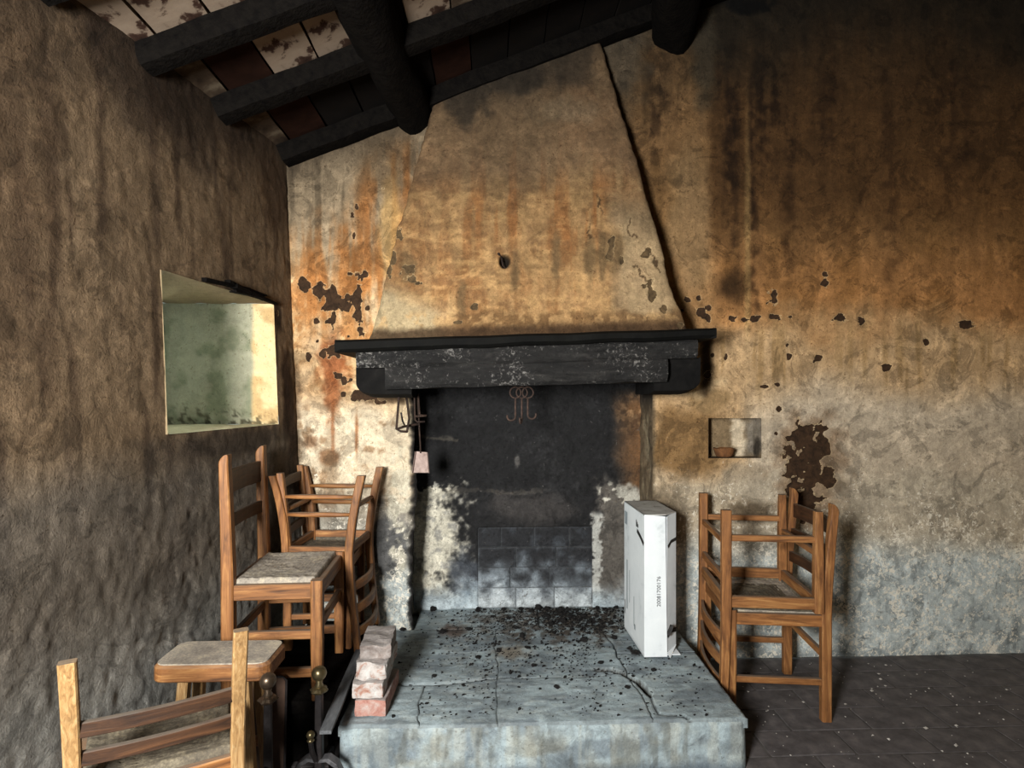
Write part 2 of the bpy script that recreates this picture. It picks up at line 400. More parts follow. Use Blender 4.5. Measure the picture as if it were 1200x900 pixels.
def brick_mat(name, stops):
    m, nd, lk, bs = mat(name)
    v = coords(nd, lk); oi = N(nd, 'ShaderNodeObjectInfo')
    av = N(nd, 'ShaderNodeVectorMath', operation='ADD'); lk.new(v, av.inputs[0]); lk.new(oi.outputs['Random'], av.inputs[1])
    n1 = noise_node(nd, lk, av.outputs[0], 22, 7, 0.7, 0.6); n2 = noise_node(nd, lk, av.outputs[0], 60, 5, 0.7)
    c = ramp(nd, lk, n1, stops)
    geo = N(nd, 'ShaderNodeNewGeometry'); sx = N(nd, 'ShaderNodeSeparateXYZ'); lk.new(geo.outputs['Normal'], sx.inputs[0])
    dust = math_node(nd, lk, 'MULTIPLY', maprange(nd, lk, sx.outputs[2], 0.5, 0.9, 0, 1), maprange(nd, lk, n2, 0.2, 0.6, 0.6, 0.95))
    c = mix(nd, lk, dust, c, (134, 128, 124))
    lk.new(c, bs.inputs['Base Color']); bs.inputs['Roughness'].default_value = 0.95
    bump(nd, lk, math_node(nd, lk, 'ADD', n1, n2), bs, 0.7, 0.006)
    return m
M['brick'] = brick_mat('old_brick', [(0.25, (96, 62, 52)), (0.45, (156, 112, 100)), (0.58, (164, 136, 126)), (0.7, (172, 162, 156))])
M['brick_pale'] = brick_mat('mortar_smeared_brick', [(0.30, (130, 84, 66)), (0.40, (150, 118, 104)), (0.48, (166, 158, 152)), (0.7, (186, 184, 180))])
M['brick_grey'] = brick_mat('dusty_grey_brick', [(0.25, (92, 78, 74)), (0.5, (128, 118, 112)), (0.7, (154, 148, 144))])
def rush_mat(name, cols):
    m, nd, lk, bs = mat(name)
    v = coords(nd, lk)
    n1 = noise_node(nd, lk, v, 18, 6, 0.6); n2 = noise_node(nd, lk, v, 120, 4, 0.7)
    f = math_node(nd, lk, 'ADD', math_node(nd, lk, 'MULTIPLY', n1, 0.5), math_node(nd, lk, 'MULTIPLY', n2, 0.5))
    lk.new(ramp(nd, lk, f, [(0.3, cols[0]), (0.5, cols[1]), (0.7, cols[2])]), bs.inputs['Base Color'])
    bs.inputs['Roughness'].default_value = 0.85; bump(nd, lk, n2, bs, 0.4, 0.003)
    return m
M['rush'] = rush_mat('grey_rush', [(84, 78, 70), (136, 128, 116), (184, 172, 146)])
M['rush_old'] = rush_mat('weathered_rush', [(40, 36, 30), (84, 76, 62), (130, 120, 98)])
def glass_mat():
    m, nd, lk, bs = mat('dusty_glass')
    bs.inputs['Base Color'].default_value = (0.9, 0.95, 0.92, 1); bs.inputs['Roughness'].default_value = 0.05
    bs.inputs['Transmission Weight'].default_value = 1.0; bs.inputs['IOR'].default_value = 1.05
    return m
M['glass'] = glass_mat()

# ------------------------------------------------------------------ the room
YB = 2.66                                               # face of the back wall
def XL(z, y=YB): return -0.888 - 0.039 * (z - 1.47) - 0.15 * (YB - y)   # the left wall leans and runs out of square
pa, pb = on_y(330, 190, 2.58), on_y(750, 30, 2.58)      # lower front edge of the first rafter
MS = (pb.z - pa.z) / (pb.x - pa.x); Z0 = pa.z - MS * pa.x
SA = math.atan(MS); RH = 0.075                          # roof slope, rafter height
def zraf(x): return Z0 + MS * x                         # underside of the rafters
def zroof(x): return Z0 + MS * x + RH / math.cos(SA)    # underside of the roof tiles
XR = 2.75
OPX0, OPX1, OPZ = -0.350, 0.748, 1.50                   # fireplace opening
YF = 2.91
n0, n1_ = on_y(830, 537, YB), on_y(892, 490, YB)
NX0, NX1, NZ0, NZ1 = n0.x, n1_.x, n0.z, n1_.z           # wall niche

def seg(*stops):
    out = []
    for (a, b, st) in stops:
        k = max(1, int(round((b - a) / st))); out += list(a + (b - a) * np.arange(k) / k)
    out.append(stops[-1][1]); return np.array(out)

def wall_back():
    xs = seg((-1.02, OPX0, .006), (OPX0, OPX1, .008), (OPX1, NX0, .006), (NX0, NX1, .006), (NX1, 1.45, .006), (1.45, XR, .012))
    zs = seg((0, NZ0, .006), (NZ0, NZ1, .006), (NZ1, OPZ, .006), (OPZ, 3.05, .0075), (3.05, 3.95, .05))
    X, Z = np.meshgrid(xs, zs, indexing='ij'); Y = np.full_like(X, YB)
    px, py = proj(X, Y, Z)
    s = fbm(px / 8, py / 90, 6, 2); s2 = fbm(px / 16, py / 200, 6, 9); n = fbm(px / 45, py / 45, 7, 4); nf = fbm(px / 10, py / 10, 5, 6); nb = fbm(px / 110, py / 110, 4, 12)
    roofy = 190 - (px - 330) * 0.381
    c = np.empty(X.shape + (3,)); c[:] = (214, 184, 144)
    # ---- left of the hood
    up = 1 - sst(285, 345, py + (n - .5) * 60)
    c = mixc(c, (176, 155, 125), up * 0.95)
    c = mixc(c, (116, 101, 80), up * sst(.50, .72, s) * 0.85)
    rust = sst(.40, .66, n * .55 + s2 * .45) * sst(270, 330, py) * (1 - sst(430, 500, py)) * (px < 560)
    c = mixc(c, (186, 134, 82), rust * 0.85)
    c = mixc(c, (232, 202, 156), rust * sst(.52, .60, nf) * .75)
    br = blob(px, py, 455, 285, 44, 120, .5, .5, 3, 30) + blob(px, py, 375, 330, 40, 60, .5, .5, 8, 22)
    c = mixc(c, (172, 112, 60), np.clip(br, 0, 1) * sst(.38, .60, s * .6 + n * .4) * 0.85)
    c = mixc(c, (222, 178, 112), blob(px, py, 458, 262, 12, 55, .5, .5, 4, 18) * 0.75)
    c = mixc(c, (110, 84, 56), blob(px, py, 452, 190, 30, 32, .5, .5, 5, 18) * 0.45)
    lo = sst(455, 500, py + (n - .5) * 50) * (px < 600)
    c = mixc(c, (224, 208, 180), lo * 0.9)
    c = mixc(c, (134, 100, 68), lo * sst(.56, .74, nf) * 0.6 * (1 - sst(560, 640, py)))
    c = mixc(c, (134, 70, 36), blob(px, py, 392, 425, 17, 30, .5, .55, 6, 10) * 0.75)      # rust runs
    c = mixc(c, (140, 78, 42), blob(px, py, 389, 462, 9, 32, .5, .5, 7, 8) * 0.75)
    c = mixc(c, (150, 88, 50), blob(px, py, 390, 500, 2.2, 34, .6, .5, 7, 8) * 0.7)
    c = mixc(c, (150, 96, 58), blob(px, py, 418, 508, 1.8, 26, .6, .4, 7, 8) * 0.85)
    c = mixc(c, (128, 86, 56), blob(px, py, 386, 536, 12, 9, .4, .4, 11, 8) * 0.8)
    c = mixc(c, (138, 112, 84), blob(px, py, 386, 565, 9, 50, .6, .5, 12, 9) * 0.6)
    c = mixc(c, (114, 84, 60), blob(px, py, 362, 518, 10, 7, .5, .5, 13, 7) * 0.7)
    lw = sst(560, 640, py) * (px < 520)
    c = mixc(c, (150, 150, 144), lw * 0.8)
    c = mixc(c, (84, 84, 84), blob(px, py, 452, 640, 26, 52, .4, .6, 14, 16) * 0.9 * (px < 520))
    c = mixc(c, (206, 216, 214), sst(660, 690, py + (nf - .5) * 40) * (px < 520) * 0.85)
    c = mixc(c, (212, 206, 184), blob(px, py, 468, 600, 13, 70, .4, .7, 15, 12) * 0.8 * sst(.45, .6, nf))
    c = mixc(c, (60, 52, 46), sst(690, 640, py) * 0)
    c = mixc(c, (96, 76, 56), (1 - sst(346, 356, px + (nf - .5) * 14)) * sst(380, 470, py) * 0.8)
    # ---- right of the hood
    R = sst(690, 700, px)
    cr = np.empty_like(c); cr[:] = (182, 138, 90)
    cr = mixc(cr, (150, 112, 68), sst(.42, .66, n * .5 + s2 * .5) * 0.9)
    cr = mixc(cr, (166, 104, 52), sst(830, 850, px) * sst(250, 320, py) * (1 - sst(350, 420, py)) * 0.3)
    cr = mixc(cr, (184, 152, 110), blob(px, py, 808, 262, 26, 90, .45, .4, 21, 30) * 0.6)
    cr = mixc(cr, (110, 76, 42), sst(826, 838, px + (nf - .5) * 8) * (1 - sst(230, 330, py + (n - .5) * 60)) * 0.85)
    for (x, y, rx, ry, k) in ((856, 150, 9, 95, .9), (893, 120, 11, 60, .95), (908, 128, 7, 55, .85), (880, 240, 4, 110, .8), (886, 300, 3, 80, .6), (846, 60, 6, 70, .8), (925, 200, 8, 130, .5), (862, 250, 4, 90, .5), (770, 120, 14, 70, .6), (968, 130, 14, 80, .6), (1042, 220, 9, 120, .5), (1120, 120, 24, 90, .5)):
        cr = mixc(cr, (56, 36, 19), blob(px, py, x, y, rx, ry, .7, .7, int(x) % 50, 16) * sst(.36, .56, s * .5 + nf * .5) * k)
    cr = mixc(cr, (190, 152, 98), blob(px, py, 876, 300, 3.5, 150, .6, .25, 22, 30) * 0.75)
    cr = mixc(cr, (66, 46, 26), blob(px, py, 857, 336, 17, 17, .7, .4, 23, 12) * 0.9)
    low = sst(352, 425, py + (n - .5) * 90)
    cr = mixc(cr, (208, 176, 134), low * 0.85)
    cr = mixc(cr, (168, 136, 92), low * sst(.52, .66, s) * (1 - sst(450, 500, py)) * 0.7)
    cr = mixc(cr, (198, 184, 162), sst(425, 490, py + (nb - .5) * 80) * sst(860, 890, px) * 0.9)
    cr = mixc(cr, (128, 98, 62), blob(px, py, 806, 520, 46, 46, .25, .3, 24, 26) * 0.85)
    cr = mixc(cr, (142, 116, 80), blob(px, py, 830, 470, 24, 14, .25, .35, 25, 16) * 0.8)
    cr = mixc(cr, (208, 184, 144), blob(px, py, 805, 452, 40, 12, .4, .6, 26, 12) * 0.7)
    cr = mixc(cr, (168, 152, 128), blob(px, py, 872, 560, 26, 18, .3, .35, 27, 16) * 0.8)
    cr = mixc(cr, (190, 178, 156), sst(545, 575, py + (n - .5) * 40) * 0.85)
    cr = mixc(cr, (92, 78, 60), blob(px, py, 876, 600, 26, 12, .6, .6, 28, 12) * 0.8)
    cr = mixc(cr, (120, 104, 82), sst(560, 590, py) * (1 - sst(775, 815, px)) * 0.8)
    cr = mixc(cr, (196, 207, 207), sst(615, 665, py + (n - .5) * 40) * 0.9)
    cr = mixc(cr, (106, 114, 116), sst(640, 700, py) * sst(.55, .75, nf) * 0.5)
    cr = mixc(cr, (60, 66, 70), sst(755, 780, py) * 0.5)
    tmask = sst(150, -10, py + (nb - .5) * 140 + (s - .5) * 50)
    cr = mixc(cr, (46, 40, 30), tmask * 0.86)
    cr = mixc(cr, (92, 84, 68), blob(px, py, 826, 60, 14, 70, .5, .5, 29, 18) * 0.7)
    cr = mixc(cr, (12, 11, 10), blob(px, py, 876, 4, 28, 13, .25, .4, 30, 10))
    dp = blob(px, py, 950, 548, 40, 62, .4, .5, 31, 12)
    cr = mixc(cr, (112, 84, 58), dp * 0.55)
    c = c * (1 - R[..., None]) + cr * R[..., None]
    top_dim = 0.60 + 0.40 * sst(90, 400, py + (nb - .5) * 160 + (s - .5) * 60)          # soot and fading light painted as one, darker towards the roof
    c = c * top_dim[..., None]
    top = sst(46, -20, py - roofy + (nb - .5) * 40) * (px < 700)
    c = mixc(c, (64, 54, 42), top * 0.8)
    c = mixc(c, (70, 66, 58), blob(px, py, 728, 60, 30, 60, .5, .5, 32, 18) * 0.6)
    # dark marks round the beam ends, soot on the fireplace edge
    c = mixc(c, (40, 30, 22), blob(px, py, 828, 425, 7, 34, .6, .4, 33, 10) * 0.85)  # shadow beside the right corbel, painted into the wall colour
    c = mixc(c, (70, 52, 36), blob(px, py, 446, 466, 30, 8, .4, .5, 34, 9) * 0.7)
    c = mixc(c, (22, 20, 19), (1 - sst(0.0, .03, np.abs(X - OPX0) + (fbm(Z * 30, X * 30, 3, 3) - .5) * .03)) * (Z < 1.5))
    c = mixc(c, (96, 84, 66), (1 - sst(0.0, .022, np.abs(X - OPX1) + (nf - .5) * .03)) * (Z < 1.5) * .8)
    spots = [(358, 334, 5, 8), (374, 344, 8, 9), (387, 345, 8, 10), (388, 358, 8, 6), (380, 360, 5, 4), (397, 354, 6, 6), (405, 356, 9, 7), (417, 353, 6, 6), (421, 342, 4, 7), (419, 347, 5, 5), (424, 324, 5, 5), (412, 321, 6, 3.5),
             (419, 368, 5, 10), (423, 388, 5, 9), (386, 377, 6, 4), (391, 370, 2.5, 6), (371, 375, 3, 6), (418, 243, 3, 5), (413, 251, 3, 4), (415, 275, 2.6, 4), (431, 362, 3, 3), (355, 328, 4, 4), (397, 440, 4, 4), (403, 446, 4, 5), (411, 445, 3, 3), (362, 417, 3, 4),
             (378, 415, 3, 4), (392, 412, 8, 5), (409, 411, 5, 4), (390, 386, 1.6, 2.5), (402, 462, 3, 4), (449, 221, 4, 1.5), (372, 400, 1.6, 1.6), (408, 394, 1.6, 1.6),
             (426, 464, 13, 6), (446, 472, 9, 3),
             (822, 366, 6, 4), (829, 372, 5, 5), (831, 361, 4, 4), (806, 351, 3, 2.5), (799, 364, 4, 3), (819, 349, 2.5, 3), (905, 346, 6.5, 9), (908, 372, 7, 4), (886, 373, 5, 4), (871, 374, 3, 2.5), (858, 373, 4, 3), (926, 371, 3.5, 3.5), (851, 418, 2, 5), (834, 416, 2.5, 2.5), (830, 439, 4, 4),
             (925, 418, 3.5, 3.5), (911, 450, 4, 2.5), (896, 453, 4, 1.6), (912, 479, 3, 3), (910, 508, 2.5, 2.5), (922, 405, 2, 3), (957, 420, 4, 4), (985, 372, 7, 4), (1010, 376, 4, 4), (1040, 430, 5, 5), (1085, 400, 4, 6), (1130, 380, 8, 5), (966, 330, 5, 8), (940, 514, 13, 16), (936, 545, 13, 24), (950, 540, 14, 34), (934, 580, 9, 22), (944, 588, 10, 20), (962, 520, 9, 22), (968, 560, 8, 14)]
    peel = peelfield(px, py, spots)
    Yd = Y + (fbm(X * 5, Z * 5, 4, 31) - .5) * 0.016 + (fbm(X * 24, Z * 24, 3, 33) - .5) * 0.005 + sst(.45, .55, peel) * 0.004 
    edge = np.exp(-np.abs(X - OPX0) / .04) * (Z < OPZ)
    Xd = X + edge * (fbm(Z * 14, Z * 0 + 3, 3, 41) - .5) * 0.04
    xl = XL(Z) - 0.004
    Xd = np.maximum(Xd, xl)
    cx_, cz_ = (X[:-1, :-1] + X[1:, 1:]) / 2, (Z[:-1, :-1] + Z[1:, 1:]) / 2
    drop = ((cx_ > OPX0) & (cx_ < OPX1) & (cz_ < OPZ)) | ((cx_ > NX0) & (cx_ < NX1) & (cz_ > NZ0) & (cz_ < NZ1)) | (cz_ > zroof(cx_) + .05) | (cx_ < XL(cz_) - .05)
    P = np.stack([Xd, Yd, Z], -1)
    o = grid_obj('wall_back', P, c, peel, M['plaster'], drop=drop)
    return struct(o, 'rust and soot stained plaster wall behind the fireplace', 'wall')
WB = wall_back()

def niche():
    # five faces of the small recess, lime-streaked
    d = 0.085
    def face(a, b, c_, name):
        a, b, c_ = Vector(a), Vector(b), Vector(c_)
        u = np.linspace(0, 1, 24)[:, None, None]; v = np.linspace(0, 1, 24)[None, :, None]
        P = np.array(a)[None, None] + u * (np.array(b) - np.array(a)) + v * (np.array(c_) - np.array(a))
        px, py = proj(P[..., 0], P[..., 1], P[..., 2])
        c = np.empty(P.shape); c[:] = (136, 116, 88)
        c = mixc(c, (226, 208, 178), blob(px, py, 865, 512, 9, 30, .3, .7, 4, 7) * 1.0)
        c = mixc(c, (140, 134, 124), blob(px, py, 884, 510, 11, 30, .4, .4, 5, 10) * .8)
        c = mixc(c, (66, 60, 52), blob(px, py, 887, 524, 4, 10, .4, .4, 6, 6) * .9)
        c = mixc(c, (60, 46, 32), sst(533, 537, py) * .6)
        grid_obj(name, P, c, np.zeros(P.shape[:2]), M['plaster'], WB)
    y0, y1 = YB - 0.002, YB + d
    face((NX0, y1, NZ0), (NX1, y1, NZ0), (NX0, y1, NZ1), 'niche_back')
    face((NX0, y0, NZ0), (NX0, y1, NZ0), (NX0, y0, NZ1), 'niche_side')
    face((NX1, y0, NZ0), (NX1, y1, NZ0), (NX1, y0, NZ1), 'niche_side')
    face((NX0, y0, NZ0), (NX1, y0, NZ0), (NX0, y1, NZ0), 'niche_bottom')
    face((NX0, y0, NZ1), (NX1, y0, NZ1), (NX0, y1, NZ1), 'niche_top')
niche()

# left wall with its deep window opening
def on_left(px, py, dz=0):
    d = ray(px, py)
    z, y = 1.3, 2.4
    for _ in range(40):
        s = XL(z, y) / d.x; z = EYE + d.z * s; y = d.y * s
    return Vector((d.x * s, d.y * s, z))
wt, wb_ = on_left(320, 356), on_left(326, 497)
WY1, WZ1, WZ0 = (wt.y + wb_.y) / 2, wt.z, wb_.z
WY0 = WY1 - 0.66
def wall_left():
    ys = seg((YREAR, 0.4, .05), (0.4, 1.2, .02), (1.2, WY0, .010), (WY0, WY1, .01), (WY1, YB + .01, .0065))
    zs = seg((0, WZ0, .0085), (WZ0, WZ1, .0085), (WZ1, 2.48, .0085))
    Y, Z = np.meshgrid(ys, zs, indexing='ij'); X = XL(Z, Y)
    a, b = Y * 170, Z * 170
    s = fbm(a / 7, b / 70, 4, 61); n = fbm(a / 40, b / 40, 5, 62); nf = fbm(a / 8, b / 8, 4, 63)
    c = np.empty(X.shape + (3,)); c[:] = (114, 95, 73)
    c = mixc(c, (124, 105, 82), sst(.5, .7, n) * .7)
    c = mixc(c, (66, 52, 39), sst(.48, .72, s) * .8)
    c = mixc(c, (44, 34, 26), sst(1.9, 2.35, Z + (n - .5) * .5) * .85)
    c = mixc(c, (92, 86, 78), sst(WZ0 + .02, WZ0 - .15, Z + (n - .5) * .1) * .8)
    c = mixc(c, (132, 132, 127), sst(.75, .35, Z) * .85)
    def bl(y, z, ry, rz, sd, k, rgb):
        nonlocal c
        nn = (fbm(a / 9, b / 9, 3, sd) - .5) * .9
        r = np.sqrt(((Y - y) / ry) ** 2 + ((Z - z) / rz) ** 2) + nn
        c = mixc(c, rgb, (1 - sst(.5, 1.4, r)) * k)
    bl(YB - .08, 1.20, .05, .22, 64, .95, (44, 30, 20)); bl(YB - .04, 1.0, .03, .3, 65, .8, (52, 38, 26)); bl(YB - .12, .87, .07, .12, 66, .8, (64, 52, 40)); bl(YB - .13, 1.57, .03, .07, 67, .9, (44, 34, 26))
    bl(WY1 + .06, 2.1, .10, .2, 68, .7, (64, 48, 34)); bl(WY1 - .35, WZ0 - .05, .4, .05, 69, .8, (58, 50, 42)); bl(1.3, 1.7, .2, .5, 70, .6, (74, 58, 42))
    peel = np.clip(.9 - np.sqrt(((Y - YB + .13) / .02) ** 2 + ((Z - 1.58) / .06) ** 2) + (nf - .5) * 1.2, 0, 1)
    rough = sst(1.0, .6, Z)
    amp = .006 + .006 * rough
    Xd = X + (fbm(a / 60, b / 60, 3, 71) - .5) * .014 + (fbm(a / 4.5, b / 7, 4, 72) - .5) * amp - .002
    Xd = np.where(np.abs(Y - YB) < .012, X - .004, Xd)
    cy, cz = (Y[:-1, :-1] + Y[1:, 1:]) / 2, (Z[:-1, :-1] + Z[1:, 1:]) / 2
    drop = (cy > WY0) & (cy < WY1) & (cz > WZ0) & (cz < WZ1)
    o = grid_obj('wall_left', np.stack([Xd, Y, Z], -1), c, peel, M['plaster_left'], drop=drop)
    return struct(o, 'brown smoke stained plaster wall with the deep window', 'wall')
WL = wall_left()
XOUT = -1.46
def reveals():
    def face(a, b, c_, name, kind):
        a, b, c_ = np.array(a), np.array(b), np.array(c_)
        u = np.linspace(0, 1, 70)[:, None, None]; v = np.linspace(0, 1, 60)[None, :, None]
        P = a[None, None] + u * (b - a) + v * (c_ - a)
        xx, zz = P[..., 0], P[..., 2]
        nn = fbm(xx * 14 + P[..., 1] * 11, zz * 14, 4, 81)
        c = np.empty(P.shape); c[:] = (222, 198, 152)
        if kind == 'far':
            g = 1 - sst(XL(1.35, WY1) - .105, XL(1.35, WY1) - .085, xx + (nn - .5) * .02)
            c = mixc(c, (158, 156, 134), g)
            c = mixc(c, (112, 116, 92), g * sst(.5, .72, nn) * .6)
            c = mixc(c, (70, 66, 50), sst(WZ0 + .09, WZ0 + .02, zz + (nn - .5) * .1) * sst(.5, .62, fbm(xx * 60, zz * 60, 3, 5)) * .9)
            c = mixc(c, (176, 140, 92), (1 - g) * sst(.5, .7, nn) * .6)
        elif kind == 'sill': c = mixc(c, (206, 200, 170), np.ones(c.shape[:2]) * .8)
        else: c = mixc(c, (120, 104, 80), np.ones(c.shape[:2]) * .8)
        ax = 1 if kind == 'far' else 2
        P[..., ax] += (nn - .5) * .012 * np.sin(u[..., 0] * math.pi)
        grid_obj(name, P, c, np.zeros(P.shape[:2]), M['reveal'], WL)
    e = .002
    face((XL(WZ0, WY1) + e, WY1, WZ0), (XOUT, WY1, WZ0), (XL(WZ1, WY1) + e, WY1, WZ1), 'window_reveal', 'far')
    face((XL(WZ0, WY0) + e, WY0, WZ0), (XOUT, WY0, WZ0), (XL(WZ1, WY0) + e, WY0, WZ1), 'window_reveal', 'near')
    face((XL(WZ0, WY0) + e, WY0, WZ0), (XOUT, WY0, WZ0), (XL(WZ0, WY1) + e, WY1, WZ0), 'window_sill', 'sill')
    face((XL(WZ1, WY0) + e, WY0, WZ1), (XOUT, WY0, WZ1), (XL(WZ1, WY1) + e, WY1, WZ1), 'window_head', 'near')
reveals()
# splintered lath ends in the window head
for k, (dy, dz, ln, th, tilt) in enumerate(((-.30, .018, .30, .016, -.03), (-.30, .000, .22, .010, .02), (-.33, .030, .24, .012, -.06), (-.46, .010, .26, .014, .03), (-.2, .026, .12, .010, -.02))):
    y = WY1 + dy
    obj('lintel_lath', bar((XL(WZ1, y) + .012 - .004 * k, y, WZ1 + dz), (XL(WZ1, y + ln) + .010, y + ln, WZ1 + dz + tilt * ln * 2), .03, th, taper=.6, n=3), M['blackwood'], WL)
# window casement
wf = bpy.data.objects.new('window_1', None); COL.objects.link(wf); struct(wf, 'small wooden casement at the back of the deep opening', 'window')
wf.location = (XOUT, (WY0 + WY1) / 2, WZ0)
hw, hh = (WY1 - WY0) / 2, WZ1 - WZ0
for (a, b) in (((0, -hw, .02), (0, hw, .02)), ((0, -hw, hh - .02), (0, hw, hh - .02))): obj('window_frame', bar(a, b, .05, .04), M['dkoak_y'], wf)
for y in (-hw + .02, 0, hw - .02): obj('window_frame', bar((0, y, 0), (0, y, hh), .05, .04, up=(0, 1, 0)), M['dkoak_z'], wf)
for s in (-1, 1): obj('pane', bar((0, s * hw * .5, .03), (0, s * hw * .5, hh - .03), .004, hw - .02, up=(0, 1, 0)), M['glass'], wf)

# far sides of the room, behind and beside the camera
def box_obj(name, x0, x1, y0, y1, z0, z1, m, parent=None):
    bm = bmesh.new(); bmesh.ops.create_cube(bm, size=1)
    for v in bm.verts: v.co = ((x0 + x1) / 2 + v.co.x * (x1 - x0), (y0 + y1) / 2 + v.co.y * (y1 - y0), (z0 + z1) / 2 + v.co.z * (z1 - z0))
    return obj(name, bm, m, parent)
struct(box_obj('wall_right', XR, XR + .3, YREAR, YB + .3, 0, 3.75, M['limewash']), 'limewashed plaster side wall of the room', 'wall')
RW = struct(box_obj('wall_rear', DOOR[1], XR, YREAR - .3, YREAR, 0, 3.75, M['limewash']), 'limewashed plaster wall with the doorway', 'wall')
box_obj('wall_pier', -1.75, DOOR[0], YREAR - .3, YREAR, 0, 3.0, M['limewash'], RW)
box_obj('wall_lintel', DOOR[0], DOOR[1], YREAR - .3, YREAR, DOOR[2], 3.2, M['limewash'], RW)

# floor
fl = struct(box_obj('floor', -1.75, XR + .1, YREAR - .3, YB + .35, -.12, -.006, M['grout']), 'dark terracotta tile floor of the room', 'floor')
HX0, HX1, HY0 = on_z(397, 850, .16).x, 0.845, on_z(620, 846, .16).y     # hearth platform: left, right, front
HZ = 0.16
def floor_tiles():
    rnd = random.Random(3); cache = []
    tw, td = .30, .146
    for k in range(6):
        cache.append(None)
    row = 0; y = .62
    while y < YB - .02:
        x = -1.3 + (row % 2) * tw / 2 - tw
        while x < XR:
            cx, cy = x + tw / 2, y + td / 2
            inside = cx - tw / 2 > HX0 + .02 and cx + tw / 2 < HX1 - .02 and cy - td / 2 > HY0 + .02
            if not inside and cx + tw / 2 > XL(0, cy) + .02 and cx + tw/2 < XR + .2:
                k = rnd.randrange(6)
                if cache[k] is None:
                    bm = rough_box(-tw/2 + .003, tw/2 - .003, -td/2 + .003, td/2 - .003, -.02, 0, .05, .0022, 9, k, .004)
                    me = bpy.data.meshes.new('tile'); bm.to_mesh(me); bm.free(); me.materials.append(M['tile']); cache[k] = me
                o = bpy.data.objects.new('tile', cache[k]); COL.objects.link(o); o.parent = fl
                o.location = (cx, cy, rnd.uniform(-.003, 0)); o.rotation_euler = (rnd.uniform(-.006, .006), rnd.uniform(-.004, .004), math.pi * rnd.randrange(2) + rnd.uniform(-.006, .006))
            x += tw
        y += td; row += 1
floor_tiles()

